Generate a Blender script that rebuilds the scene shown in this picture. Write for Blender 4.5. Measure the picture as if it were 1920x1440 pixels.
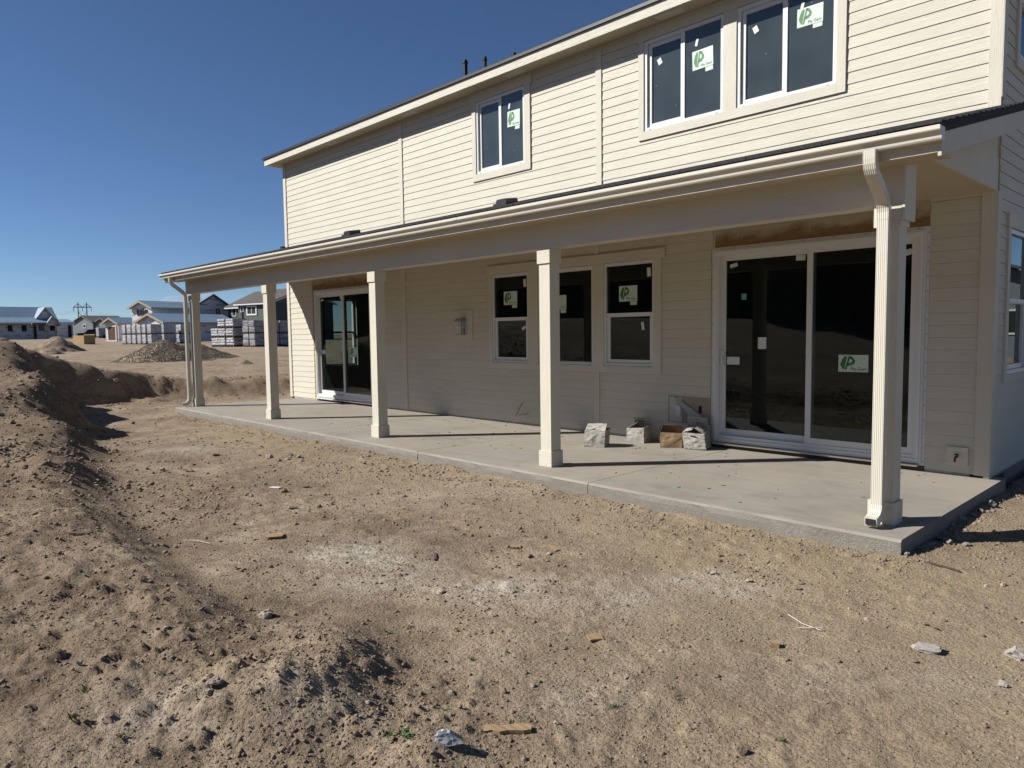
import bpy, math, random
import numpy as np
from mathutils import Matrix, Vector

# ------------------------------------------------------------------ camera, sky, sun, exposure
for o in list(bpy.data.objects): bpy.data.objects.remove(o)
SC = bpy.context.scene
COL = SC.collection
FPX, YAW, PITCH, ROLL = 1357.58, -0.806073594, -0.0717651476, 0.0133682712   # pixels of a 1920 px wide picture
CAM = np.array([1.829, -8.113, 1.478])
_f = np.array([math.sin(YAW)*math.cos(PITCH), math.cos(YAW)*math.cos(PITCH), math.sin(PITCH)])
_r = np.cross(_f, [0, 0, 1]); _r /= np.linalg.norm(_r); _d = np.cross(_f, _r)
_c, _s = math.cos(ROLL), math.sin(ROLL)
MROT = np.array([_c*_r+_s*_d, -_s*_r+_c*_d, _f])
cd = bpy.data.cameras.new('camera'); cam = bpy.data.objects.new('camera', cd); COL.objects.link(cam)
cd.sensor_width = 36; cd.lens = FPX/1920*36; cd.clip_start = .05; cd.clip_end = 3000
cam.matrix_world = Matrix([[MROT[0][i], -MROT[1][i], -MROT[2][i], CAM[i]] for i in range(3)]+[[0, 0, 0, 1]])
SC.camera = cam
LIGHT = np.array([0.86, 1.0, -0.985]); LIGHT /= np.linalg.norm(LIGHT)     # direction the sunlight travels
SUN_EL = math.asin(-LIGHT[2]); SUN_ROT = math.atan2(-LIGHT[0], -LIGHT[1])
W = bpy.data.worlds.new('World'); SC.world = W; W.use_nodes = True
nt = W.node_tree; sk = nt.nodes.new('ShaderNodeTexSky'); sk.sky_type = 'NISHITA'; sk.sun_disc = False
sk.sun_elevation = SUN_EL; sk.sun_rotation = SUN_ROT; sk.altitude = 1000; sk.air_density = 0.75; sk.dust_density = 0.0; sk.ozone_density = 6.0
bg = nt.nodes['Background']; nt.links.new(sk.outputs[0], bg.inputs[0]); bg.inputs[1].default_value = 0.056
sl = bpy.data.lights.new('sun', 'SUN'); so = bpy.data.objects.new('sun', sl); COL.objects.link(so)
sl.energy = 5.0; sl.angle = math.radians(.53); sl.color = (1, .965, .91)
so.rotation_euler = Vector(LIGHT).to_track_quat('-Z', 'Y').to_euler(); so.location = (-20, -24, 30)
SC.view_settings.view_transform = 'Standard'; SC.view_settings.look = 'None'
SC.view_settings.exposure = 0.64; SC.view_settings.gamma = 1; SC.view_settings.use_curve_mapping = False

R = random.Random(7)
NR = np.random.default_rng(11)

# ------------------------------------------------------------------ helpers
def ray(px, py): return MROT.T @ np.array([(px-960)/FPX, (py-720)/FPX, 1.])
def at(px, py, depth): return CAM + ray(px, py)*depth
CU = np.array([_r[0], _r[1], 0]); CW = np.array([math.sin(YAW), math.cos(YAW), 0])   # horizontal right / forward

def new_mat(name, col=(.5, .5, .5), rough=.6, metal=0, spec=.4):
    m = bpy.data.materials.new(name); m.use_nodes = True
    b = m.node_tree.nodes['Principled BSDF']
    b.inputs['Base Color'].default_value = (*col, 1); b.inputs['Roughness'].default_value = rough
    b.inputs['Metallic'].default_value = metal; b.inputs['Specular IOR Level'].default_value = spec
    return m
class N:   # small node helper
    def __init__(s, m): s.t = m.node_tree; s.b = s.t.nodes['Principled BSDF']
    def n(s, kind, **kw):
        x = s.t.nodes.new('ShaderNode'+kind)
        for k, v in kw.items():
            if hasattr(x, k): setattr(x, k, v)
            else: x.inputs[k.replace('_', ' ')].default_value = v
        return x
    def l(s, a, b): s.t.links.new(a, b)
    def coord(s, scale=(1, 1, 1), rnd=0):
        tc = s.n('TexCoord'); mp = s.n('Mapping'); mp.inputs['Scale'].default_value = scale
        if rnd:
            oi = s.n('ObjectInfo'); mm = s.n('Math', operation='MULTIPLY'); mm.inputs[1].default_value = rnd
            s.l(oi.outputs['Random'], mm.inputs[0])
            va = s.n('VectorMath', operation='ADD'); s.l(tc.outputs['Object'], va.inputs[0]); s.l(mm.outputs[0], va.inputs[1])
            s.l(va.outputs[0], mp.inputs['Vector'])
        else: s.l(tc.outputs['Object'], mp.inputs['Vector'])
        return mp.outputs[0]
    def noise(s, vec, scale, detail=4, rough=.6, dist=0):
        x = s.n('TexNoise'); x.inputs['Scale'].default_value = scale; x.inputs['Detail'].default_value = detail
        x.inputs['Roughness'].default_value = rough; x.inputs['Distortion'].default_value = dist
        s.l(vec, x.inputs['Vector']); return x.outputs['Fac']
    def ramp(s, fac, stops):
        x = s.n('ValToRGB'); e = x.color_ramp.elements
        while len(e) < len(stops): e.new(.5)
        for i, (p, c) in enumerate(stops): e[i].position = p; e[i].color = (*c, 1) if len(c) == 3 else c
        s.l(fac, x.inputs[0]); return x.outputs[0]
    def mix(s, fac, a, b, mode='MIX'):
        x = s.n('Mix', data_type='RGBA', blend_type=mode)
        for i, v in ((0, fac), (6, a), (7, b)):
            if hasattr(v, 'links'): s.l(v, x.inputs[i])
            elif i == 0: x.inputs[0].default_value = v
            else: x.inputs[i].default_value = (*v, 1)
        return x.outputs[2]
    def math(s, op, a, b=None):
        x = s.n('Math', operation=op)
        for i, v in enumerate((a, b)):
            if v is None: continue
            if hasattr(v, 'links'): s.l(v, x.inputs[i])
            else: x.inputs[i].default_value = v
        return x.outputs[0]
    def bump(s, h, strength=.5, dist=.01, prev=None):
        x = s.n('Bump'); x.inputs['Strength'].default_value = strength; x.inputs['Distance'].default_value = dist
        s.l(h, x.inputs['Height'])
        if prev is not None: s.l(prev, x.inputs['Normal'])
        return x.outputs[0]
    def color(s, c): s.l(c, s.b.inputs['Base Color'])
    def normal(s, n_): s.l(n_, s.b.inputs['Normal'])
    def rough(s, r): s.l(r, s.b.inputs['Roughness'])

class MB:
    def __init__(s): s.v = []; s.f = []; s.m = []
    def box(s, x0, x1, y0, y1, z0, z1, mi=0):
        b = len(s.v)
        s.v += [(x0, y0, z0), (x1, y0, z0), (x1, y1, z0), (x0, y1, z0), (x0, y0, z1), (x1, y0, z1), (x1, y1, z1), (x0, y1, z1)]
        for q in ((0, 3, 2, 1), (4, 5, 6, 7), (0, 1, 5, 4), (1, 2, 6, 5), (2, 3, 7, 6), (3, 0, 4, 7)):
            s.f.append(tuple(b+i for i in q)); s.m.append(mi)
        return s
    def face(s, pts, mi=0):
        b = len(s.v); s.v += [tuple(p) for p in pts]; s.f.append(tuple(range(b, b+len(pts)))); s.m.append(mi); return s
    def prism(s, poly, ext, mi=0):           # poly: list of 3D points, ext: extrusion vector
        n = len(poly); b = len(s.v); e = np.array(ext)
        s.v += [tuple(p) for p in poly]+[tuple(np.array(p)+e) for p in poly]
        s.f.append(tuple(range(b, b+n))[::-1]); s.m.append(mi)
        s.f.append(tuple(range(b+n, b+2*n))); s.m.append(mi)
        for i in range(n):
            j = (i+1) % n; s.f.append((b+i, b+j, b+n+j, b+n+i)); s.m.append(mi)
        return s
    def tube(s, path, rad, n=6, mi=0, cap=True):
        path = [np.array(p, float) for p in path]; k = len(path)
        rads = rad if hasattr(rad, '__len__') else [rad]*k
        b = len(s.v); ref = None
        for i, p in enumerate(path):
            t = path[min(i+1, k-1)]-path[max(i-1, 0)]; t = t/(np.linalg.norm(t)+1e-12)
            if ref is None: ref = np.array([0, 0, 1.]) if abs(t[2]) < .9 else np.array([1., 0, 0])
            a = np.cross(t, ref); a /= np.linalg.norm(a)+1e-12; c = np.cross(a, t); ref = c
            for j in range(n):
                an = 2*math.pi*j/n; s.v.append(tuple(p+rads[i]*(math.cos(an)*a+math.sin(an)*c)))
        for i in range(k-1):
            for j in range(n):
                q = (j+1) % n; s.f.append((b+i*n+j, b+i*n+q, b+(i+1)*n+q, b+(i+1)*n+j)); s.m.append(mi)
        if cap:
            s.f.append(tuple(b+j for j in range(n))[::-1]); s.m.append(mi)
            s.f.append(tuple(b+(k-1)*n+j for j in range(n))); s.m.append(mi)
        return s
    def sweep(s, path, prof, side, mi=0):    # rectangular-ish profile swept along a path lying in the plane normal to `side`
        path = [np.array(p, float) for p in path]; k = len(path); n = len(prof); b = len(s.v); side = np.array(side, float)
        for i, p in enumerate(path):
            t = path[min(i+1, k-1)]-path[max(i-1, 0)]; t /= np.linalg.norm(t)
            nn = np.cross(side, t)
            if 0 < i < k-1:
                t1 = path[i]-path[i-1]; t1 /= np.linalg.norm(t1); sc = 1/max(.5, float(t1@t))
            else: sc = 1
            for (u, w) in prof: s.v.append(tuple(p+side*u+nn*w*sc))
        for i in range(k-1):
            for j in range(n):
                q = (j+1) % n; s.f.append((b+i*n+j, b+i*n+q, b+(i+1)*n+q, b+(i+1)*n+j)); s.m.append(mi)
        s.f.append(tuple(b+j for j in range(n))[::-1]); s.m.append(mi)
        return s
    def build(s, name, mats, parent=None, xf=None, smooth=False):
        me = bpy.data.meshes.new(name)
        v = s.v if xf is None else [tuple(xf(np.array(p))) for p in s.v]
        me.from_pydata(v, [], s.f)
        if not isinstance(mats, (list, tuple)): mats = [mats]
        for m in mats: me.materials.append(m)
        if len(mats) > 1: me.polygons.foreach_set('material_index', s.m)
        if smooth: me.polygons.foreach_set('use_smooth', [True]*len(s.f))
        me.update()
        o = bpy.data.objects.new(name, me); COL.objects.link(o)
        if parent is not None:
            o.parent = parent
            if parent.type == 'EMPTY': o.matrix_parent_inverse = Matrix.Translation(-parent.location)
        return o
def tag(o, label=None, cat=None, group=None, kind=None):
    for k, v in (('label', label), ('category', cat), ('group', group), ('kind', kind)):
        if v: o[k] = v
    return o
def empty(name, loc, label=None, cat=None, group=None):
    o = bpy.data.objects.new(name, None); COL.objects.link(o); o.location = tuple(float(a) for a in loc); o.empty_display_size = .2
    return tag(o, label, cat, group)
def part(name, parent, mats, *boxes, xf=None):
    m = MB()
    for b in boxes: m.box(*b)
    return m.build(name, mats, parent, xf)

# numpy gradient-ish noise -------------------------------------------------
def vnoise(x, y, seed=0):
    xi = np.floor(x).astype(np.int64); yi = np.floor(y).astype(np.int64); fx = x-xi; fy = y-yi
    def g(a, b):
        h = (a*374761393+b*668265263+seed*1442695041) & 0xffffffff
        h = ((h ^ (h >> 13))*1274126177) & 0xffffffff; h = h ^ (h >> 16)
        an = (h & 0xffff)/65536.*2*np.pi
        return np.cos(an), np.sin(an)
    ux = fx*fx*fx*(fx*(fx*6-15)+10); uy = fy*fy*fy*(fy*(fy*6-15)+10)
    def d(a, b, ox, oy):
        c, s_ = g(xi+a, yi+b); return c*(fx-ox)+s_*(fy-oy)
    a = d(0, 0, 0, 0)*(1-ux)+d(1, 0, 1, 0)*ux; b = d(0, 1, 0, 1)*(1-ux)+d(1, 1, 1, 1)*ux
    return (a*(1-uy)+b*uy)*1.5
def fbm(x, y, scale, octv=4, seed=0, gain=.5):
    t = 0; a = 1; s = 0
    for i in range(octv):
        t = t+a*vnoise(x*scale, y*scale, seed+i*17); s += a; a *= gain; scale *= 2.03
    return t/s
def sstep(a, b, x):
    t = np.clip((x-a)/(b-a), 0, 1); return t*t*(3-2*t)
def lumps(x, y, cell, seed, dens=.5):     # rounded clods: half-ellipsoids on a jittered grid
    out = np.zeros_like(x); X = x/cell; Y = y/cell; xi = np.floor(X).astype(np.int64); yi = np.floor(Y).astype(np.int64)
    for dx in (-1, 0, 1):
        for dy in (-1, 0, 1):
            a = xi+dx; b = yi+dy
            h = (a*73856093 ^ b*19349663 ^ (seed*83492791)) & 0xffffffff
            h = ((h ^ (h >> 15))*2246822519) & 0xffffffff; h = ((h ^ (h >> 13))*3266489917) & 0xffffffff; h ^= h >> 16
            r1 = (h & 1023)/1023.; r2 = ((h >> 10) & 1023)/1023.; r3 = ((h >> 20) & 1023)/1023.
            rad = .12+.38*r3*r3
            q = 1-((X-a-r1)**2+(Y-b-r2)**2)/(rad*rad)
            out = np.maximum(out, np.where((r1*7.3+r2*3.1) % 1 < dens, np.sqrt(np.clip(q, 0, 1))*rad, 0))
    return out*cell

# ------------------------------------------------------------------ terrain height
SLAB = (-13.95, .13, -2.76, 0)
def _flat(px, py, z=-.1): d = ray(px, py); return CAM+d*(z-CAM[2])/d[2]
MOUNDS = [(*_flat(px, py)[:2], a, b, hh) for px, py, a, b, hh in ((610, 1235, .28, .42, .115), (540, 1350, .28, .22, .13), (800, 1420, .16, .12, .07), (650, 1270, .16, .22, .07), (235, 1330, .30, .25, .04))]
RUTS = [[_flat(*q)[:2] for q in pl] for pl in (((1700, 1440), (1660, 1385), (1625, 1300), (1500, 1235), (1380, 1215)), ((1490, 1440), (1500, 1375), (1560, 1320), (1720, 1290), (1910, 1275)), ((1150, 1440), (1180, 1330), (1230, 1240), (1150, 1180), (960, 1165)), ((120, 1200), (330, 1145), (520, 1090)))]
def height(x, y, fine=True):
    x = np.asarray(x, float); y = np.asarray(y, float)
    wob = .35*fbm(x, y, .35, 3, 3)
    # pad edge: south bank and west terrace
    south = np.interp(x, [-17, -13.1, -10.1, -6.5, -4.45, -2.6, -1.9, 0], [-4.0, -4.4, -5.0, -5.9, -6.09, -6.36, -6.45, -6.75])-y-wob*sstep(-2, -7, x)-.10*fbm(x, y, 1.3, 3, 6)          # >0 beyond the south toe
    west = -(x+16.8+wob*1.2-.25*np.clip(y, -6, 12))
    far = np.hypot(x-1.8, y+8.1)
    Hs = np.interp(x, [-30, -24, -20, -17, -15, -13, -11.5, -10.2, -9, -8, -6.5, -4, -2, 0], [.35, .55, 1.2, 1.62, 1.50, 1.05, .80, .55, .40, .30, .24, .22, .16, .02])
    wS = np.interp(x, [-15, -10, -7, -2], [1.3, 1.2, .8, .5])
    bank = Hs*sstep(0, 1, south/wS)+.10*np.clip(south-1.2, 0, 5)*sstep(-5, -10, x)*sstep(-30, -22, x)
    Hw = np.interp(y, [-6, -4.5, -3, -1.5, 0], [1.55, 1.35, .78, .46, .34])
    Hw = .34+(Hw-.34)*sstep(5.5, 1.5, west)
    ter = Hw*sstep(0, .75, west)+.0078*np.clip(west-6, 0, 160)
    k = np.maximum(bank, ter)
    h = -.13+k
    # side yard to the right a little lower, foreground mound
    h = h-.05*sstep(.0, 1.5, x)*sstep(-3, -1, y)
    mx, my = x+1.05, y+6.78
    u = mx*.80+my*.60; v = -mx*.60+my*.80
    h = h+.05*np.exp(-((u/.75)**2+(v/.32)**2))
    h = h+.06*np.exp(-(((x+2.0)/.9)**2+((y+6.55)/.35)**2))
    for (a, b, ru_, rw_, hh) in MOUNDS:
        dx, dy = x-a, y-b; mu_ = dx*CU[0]+dy*CU[1]; mw_ = dx*CW[0]+dy*CW[1]
        h = h+hh*np.exp(-((mu_/ru_)**2+(mw_/rw_)**2))
    # nearer low spoil ridges on the bank shoulder
    for (a, b, ra, rb, hh) in ((-9.4, -5.75, .75, .40, .22), (-6.9, -6.35, .65, .32, .14), (-12.0, -5.35, .7, .45, .28)):
        h = h+hh*np.exp(-(((x-a)/ra)**2+((y-b)/rb)**2))
    # clods beyond the left end of the slab
    cl = np.exp(-((west-.6)/1.5)**2)*sstep(-5, -2, y)*sstep(16, 8, y)
    h = h+cl*(.24*np.abs(fbm(x, y, .8, 3, 21)))
    if fine:
        near = sstep(60, 12, far)
        bankm = sstep(.02, .22, bank)*sstep(9, 4, south)+sstep(.03, .2, ter)*sstep(3.2, 1.2, west)*sstep(14, 8, y)
        rough = .35+.6*np.clip(bankm, 0, 1)+1.0*cl
        rough = rough+1.1*np.exp(-((u/1.0)**2+((v+.0)/.55)**2))
        rough = np.clip(rough+.55*fbm(x, y, .5, 2, 5), .12, 1.9)
        slabd = np.maximum(np.maximum(SLAB[0]-x, x-SLAB[1]), np.maximum(SLAB[2]-y, y-9))
        edge = np.exp(-(np.clip(slabd, 0, 9)/.13)**2)
        h = h+.045*fbm(x, y, .55, 3, 1)+.03*rough*fbm(x, y, 2.1, 4, 2)
        h = h+near*rough*(.14*lumps(x, y, .34, 1, .3)+.34*lumps(x, y, .15, 2, .45)+.65*lumps(x, y, .07, 3, .5))
        h = h+near*rough*.022*fbm(x, y, 7, 4, 8, .6)+near*np.clip(bankm, 0, 1)*(.055*fbm(x, y, 1.5, 5, 71, .6)+.03*np.abs(fbm(x, y, 5, 3, 72)))+near*sstep(.03, .15, ter)*sstep(4, 1, west)*(.14*np.abs(fbm(x, y, 1.3, 5, 73, .65))-.02)
        h = h+edge*(.012+.05*fbm(x, y, 2.2, 4, 9))
        h = h+.05*sstep(30, 60, far)*fbm(x, y, .35, 3, 31)
        # keep soil below the slab rim
        h = np.where(slabd < .10, np.minimum(h, -.045), h)
    if fine:
        for pl in RUTS:
            dmin = np.full(x.shape, 9.)
            for (a, b) in zip(pl[:-1], pl[1:]):
                ab = b-a; tt = np.clip(((x-a[0])*ab[0]+(y-a[1])*ab[1])/(ab@ab), 0, 1); dmin = np.minimum(dmin, np.hypot(x-a[0]-tt*ab[0], y-a[1]-tt*ab[1]))
            h = h-.004*np.exp(-(dmin/.035)**2)+.003*np.exp(-((dmin-.07)/.035)**2)
    inside = (x > SLAB[0]+.05) & (x < SLAB[1]-.05) & (y > SLAB[2]+.05) & (y < 9)
    inside |= (x > -14.1) & (x < -.05) & (y > .05) & (y < 9)
    return np.where(inside, -.35, h)
def gz(x, y): return float(height(np.array([x]), np.array([y]))[0])
def hit(px, py):
    d = ray(px, py); t = 1.5*np.exp(np.linspace(0, 4.2, 420))
    for _ in range(2):
        P = CAM[:, None]+d[:, None]*t[None]; below = P[2] < height(P[0], P[1]); k = int(np.argmax(below)) if below.any() else len(t)-1
        lo, hi = t[max(k-1, 0)], t[k]; t = np.linspace(lo, hi, 24)
    p = CAM+d*hi; return np.array([p[0], p[1], gz(p[0], p[1])]), hi
# ------------------------------------------------------------------ materials
def m_paint(name, col, grain=(1.2, 30, 30), strength=.35):
    m = new_mat(name, col, .62, 0, .3); n = N(m)
    v = n.coord(grain, 37.)
    a = n.noise(v, 1.6, 6, .68, 2.2)
    v2 = n.coord((1, 1, 1), 9.)
    b = n.noise(v2, 1.3, 3)
    c = n.mix(n.ramp(b, [(.3, (0, 0, 0)), (.7, (1, 1, 1))]), tuple(x*.95 for x in col), tuple(min(1, x*1.04) for x in col))
    c = n.mix(n.math('MULTIPLY', n.ramp(a, [(.35, (1, 1, 1)), (.5, (0, 0, 0))]), .16), c, tuple(x*.72 for x in col))
    n.color(c); n.normal(n.bump(a, min(1, strength*1.8), .010)); return m
ALB = .76
CREAM = (.70, .658, .545)
M = {}
M['siding'] = m_paint('siding_paint', CREAM)
M['trim'] = m_paint('trim_paint', (.70, .658, .55), (2.0, 26, 26), .3)
M['trimv'] = m_paint('trim_paint_vertical', (.705, .664, .555), (26, 26, 1.6), .3)
M['fascia'] = m_paint('fascia_paint', (.705, .664, .555), (1.4, 18, 18), .5)
M['greywrap'] = new_mat('torn_housewrap', (.46, .46, .46), .6)
M['patch'] = new_mat('dusty_sheathing', (.43, .35, .26), .9)
M['edge'] = new_mat('lap_shadow_edge', (.38, .335, .265), .9)  # dark lower edges paint the shadow line beneath each siding lap
M['smooth'] = new_mat('gutter_enamel', (.73, .69, .59), .38)
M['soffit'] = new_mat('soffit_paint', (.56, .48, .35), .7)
M['vinyl'] = new_mat('white_vinyl', (.80, .80, .78), .35)
M['spacer'] = new_mat('dark_gasket', (.03, .03, .03), .6)
M['black'] = new_mat('black_plastic', (.012, .012, .013), .45)
M['steel'] = new_mat('galvanised_steel', (.45, .46, .47), .4, .8)
M['brass'] = new_mat('bronze_tap', (.16, .06, .03), .45, .6)
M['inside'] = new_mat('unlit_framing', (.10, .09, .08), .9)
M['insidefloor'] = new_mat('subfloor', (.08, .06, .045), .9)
M['sticker'] = new_mat('sticker_film', (.62, .76, .64), .5)
M['green'] = new_mat('sticker_green', (.04, .19, .045), .5)
M['ink'] = new_mat('sticker_ink', (.02, .05, .03), .5)
M['paper'] = new_mat('white_tag', (.75, .77, .76), .6)
M['teal'] = new_mat('teal_tag', (.12, .42, .36), .6)
for key, gname, d0, d1, gcol, rf in (('glass', 'window_glass', .005, .013, (.85, .93, .93, 1), 1.05), ('sheenglass', 'sheen_window_glass', .07, .11, (.92, .98, .92, 1), 1.8)):
    m = bpy.data.materials.new(gname); m.use_nodes = True; t = m.node_tree; t.nodes.remove(t.nodes['Principled BSDF'])
    tr = t.nodes.new('ShaderNodeBsdfTransparent'); tr.inputs[0].default_value = (.46, .52, .50, 1)
    gl = t.nodes.new('ShaderNodeBsdfGlossy'); gl.inputs['Roughness'].default_value = .006; gl.inputs['Color'].default_value = gcol
    fr = t.nodes.new('ShaderNodeFresnel'); fr.inputs['IOR'].default_value = 1.5
    mu = t.nodes.new('ShaderNodeMath'); mu.operation = 'MULTIPLY'; mu.inputs[1].default_value = rf; mu.use_clamp = True
    mx = t.nodes.new('ShaderNodeMixShader'); t.links.new(fr.outputs[0], mu.inputs[0]); t.links.new(mu.outputs[0], mx.inputs[0])
    t.links.new(tr.outputs[0], mx.inputs[1]); t.links.new(gl.outputs[0], mx.inputs[2])
    df = t.nodes.new('ShaderNodeBsdfDiffuse'); df.inputs[0].default_value = (.42, .52, .54, 1); mx2 = t.nodes.new('ShaderNodeMixShader')     # grey-teal film paints sky sheen into the panes, stronger upstairs
    no = t.nodes.new('ShaderNodeTexNoise'); no.inputs['Scale'].default_value = 2.2; no.inputs['Detail'].default_value = 6; mr = t.nodes.new('ShaderNodeMapRange'); mr.inputs[1].default_value = .3; mr.inputs[2].default_value = .75; mr.inputs[3].default_value = d0; mr.inputs[4].default_value = d1
    tcg = t.nodes.new('ShaderNodeTexCoord'); t.links.new(tcg.outputs['Object'], no.inputs['Vector']); t.links.new(no.outputs['Fac'], mr.inputs[0]); t.links.new(mr.outputs[0], mx2.inputs[0])
    t.links.new(mx.outputs[0], mx2.inputs[1]); t.links.new(df.outputs[0], mx2.inputs[2]); t.links.new(mx2.outputs[0], t.nodes['Material Output'].inputs[0])
    M[key] = m
# concrete
m = new_mat('broom_finished_concrete', (.38, .36, .315), .85); n = N(m); v = n.coord()
a = n.noise(v, .9, 5, .6); b = n.noise(n.coord((4, 60, 60)), 1, 4); c = n.noise(v, 60, 3)
col = n.ramp(a, [(.28, (.235, .212, .175)), (.5, (.295, .272, .23)), (.72, (.345, .322, .28))])
col = n.mix(n.math('MULTIPLY', n.ramp(b, [(.42, (0, 0, 0)), (.62, (1, 1, 1))]), .28), col, (.375, .35, .305))
col = n.mix(n.math('MULTIPLY', n.ramp(n.noise(v, 2.6, 5, .7), [(.52, (0, 0, 0)), (.68, (1, 1, 1))]), .6), col, (.215, .185, .145))
dust = n.ramp(n.noise(n.coord((.5, .9, 1)), .8, 5, .65), [(.42, (0, 0, 0)), (.62, (1, 1, 1))])
col = n.mix(n.math('MULTIPLY', dust, .7), col, (.37, .315, .245))
col = n.mix(n.math('MULTIPLY', n.ramp(n.noise(n.coord((1.2, 7, 1)), 1.4, 5, .7), [(.5, (0, 0, 0)), (.66, (1, 1, 1))]), .35), col, (.40, .38, .335))
n.color(col); n.normal(n.bump(c, .25, .004, n.bump(b, .3, .003))); M['concrete'] = m
m = new_mat('rough_concrete_edge', (.36, .34, .30), .95); n = N(m); v = n.coord()
a = n.noise(v, 7, 6, .7); c = n.noise(v, 90, 3, .7)
n.color(n.mix(n.ramp(c, [(.3, (0, 0, 0)), (.7, (1, 1, 1))]), n.ramp(a, [(.3, (.20, .185, .155)), (.7, (.31, .29, .25))]), (.30, .275, .235)))
n.normal(n.bump(c, .9, .012, n.bump(a, .6, .02))); M['concedge'] = m
# dirt
m = new_mat('dry_dirt', (.3, .22, .15), .95, 0, .12); n = N(m); v = n.coord()
at_p = n.n('Attribute', attribute_name='pale'); at_d = n.n('Attribute', attribute_name='damp'); at_g = n.n('Attribute', attribute_name='tan')
c = n.noise(v, 70, 3, .75); d = n.noise(v, 260, 2, .7)
t1 = n.ramp(n.noise(v, .7, 5, .6, .8), [(.36, (0, 0, 0)), (.64, (1, 1, 1))]); t2 = n.ramp(n.noise(v, 3.1, 5, .65, .6), [(.38, (0, 0, 0)), (.62, (1, 1, 1))]); t3 = n.ramp(n.noise(v, 13, 5, .7), [(.38, (0, 0, 0)), (.62, (1, 1, 1))])
tone = n.math('ADD', n.math('ADD', n.math('MULTIPLY', t1, .34), n.math('MULTIPLY', t2, .38)), n.math('MULTIPLY', t3, .28))
col = n.ramp(tone, [(.12, (.150, .107, .072)), (.38, (.275, .205, .138)), (.64, (.375, .290, .198)), (.88, (.490, .400, .288))])
hue = n.ramp(n.noise(v, 1.1, 3), [(.42, (0, 0, 0)), (.62, (1, 1, 1))])
col = n.mix(n.math('MULTIPLY', hue, .30), col, (.31, .235, .175))
col = n.mix(n.math('MULTIPLY', at_g.outputs['Fac'], .75), col, (.415, .330, .212))
col = n.mix(n.math('MULTIPLY', at_d.outputs['Fac'], .85), col, (.172, .122, .084))
col = n.mix(n.math('MULTIPLY', at_p.outputs['Fac'], n.ramp(n.noise(v, 9, 6, .75), [(.36, (.05, .05, .05)), (.6, (1, 1, 1))])), col, (.64, .59, .50))
col = n.mix(n.ramp(c, [(.34, (.9, .9, .9)), (.47, (0, 0, 0))]), col, (.140, .105, .076))
col = n.mix(n.math('MULTIPLY', n.ramp(d, [(.56, (0, 0, 0)), (.68, (1, 1, 1))]), .4), col, (.52, .43, .325))
n.color(col)
vo = n.n('TexVoronoi'); vo.inputs['Scale'].default_value = 48; n.l(v, vo.inputs['Vector'])
h1 = n.bump(n.math('SUBTRACT', 1., vo.outputs['Distance']), .5, .012)
n.normal(n.bump(d, .7, .006, n.bump(c, .8, .013, h1))); M['dirt'] = m
# stones
def m_stone(name, c1, c2, sc=14):
    m = new_mat(name, c1, .9, 0, .2); n = N(m); v = n.coord((1, 1, 1), 31.)
    a = n.noise(v, sc, 5, .7); oi = n.n('ObjectInfo')
    gm = n.n('NewGeometry')
    c = n.mix(n.math('MULTIPLY', gm.outputs['Random Per Island'], .8), c1, c2)
    c = n.mix(n.math('MULTIPLY', n.ramp(a, [(.35, (0, 0, 0)), (.65, (1, 1, 1))]), .5), c, tuple(x*.72 for x in c1))
    n.color(c); n.normal(n.bump(n.noise(v, sc*4, 3), .5, .006)); return m
M['pebble'] = m_stone('dusty_pebble', (.25, .187, .130), (.46, .37, .275), 60)
M['clod'] = m_stone('dirt_clod', (.225, .165, .115), (.32, .245, .175), 30)
M['stone'] = m_stone('pale_stone', (.42, .35, .265), (.52, .46, .37), 22)
M['white_stone'] = m_stone('white_concrete_lump', (.43, .40, .345), (.52, .48, .42), 40)
M['grey_clod'] = m_stone('grey_concrete_lump', (.29, .265, .225), (.37, .34, .29), 26)
M['gravel'] = m_stone('pea_gravel', (.21, .165, .115), (.40, .34, .26), 45)
m = new_mat('bare_wood', (.36, .24, .13), .8); n = N(m); v = n.coord((3, 40, 40), 21.)
n.color(n.ramp(n.noise(v, 2, 4), [(.3, (.24, .15, .075)), (.7, (.45, .32, .18))])); M['wood'] = m
M['darkwood'] = new_mat('weathered_wood', (.11, .07, .045), .85)
M['straw'] = new_mat('dry_straw', (.62, .56, .44), .8)
M['orange'] = new_mat('orange_plastic_strip', (.72, .36, .05), .5)
M['twig'] = new_mat('dead_twig', (.20, .145, .09), .85)
m = new_mat('weed_leaf', (.06, .11, .03), .7); M['weed'] = m
m = new_mat('yellow_weed', (.17, .16, .045), .7); M['weed2'] = m
m = new_mat('crumpled_film', (.36, .38, .41), .35, .1); M['film'] = m
# OSB with overspray
m = new_mat('osb_sheathing', (.4, .26, .12), .85); n = N(m); v = n.coord((14, 14, 22))
vo = n.n('TexVoronoi'); vo.inputs['Scale'].default_value = 1.4; n.l(n.coord((9, 9, 30)), vo.inputs['Vector'])
strand = n.mix(n.noise(v, 2.5, 5, .7, 2.), (.09, .045, .015), (.36, .225, .095))
strand = n.mix(.35, strand, n.mix(vo.outputs['Color'], (.20, .11, .04), (.50, .33, .16)))
tc = n.n('TexCoord'); sx = n.n('SeparateXYZ'); n.l(tc.outputs['Object'], sx.inputs[0])
zf = n.n('MapRange'); zf.inputs[1].default_value = 2.46; zf.inputs[2].default_value = 2.70; n.l(sx.outputs['Z'], zf.inputs[0])
spray = n.math('ADD', n.math('MULTIPLY', zf.outputs[0], 1.15), n.math('MULTIPLY', n.noise(n.coord((1.5, 1.5, 3)), 2.2, 4), 1.6))
ends = n.n('MapRange'); ends.inputs[1].default_value = 1.25; ends.inputs[2].default_value = 1.75; n.l(spray, ends.inputs[0])
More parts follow.
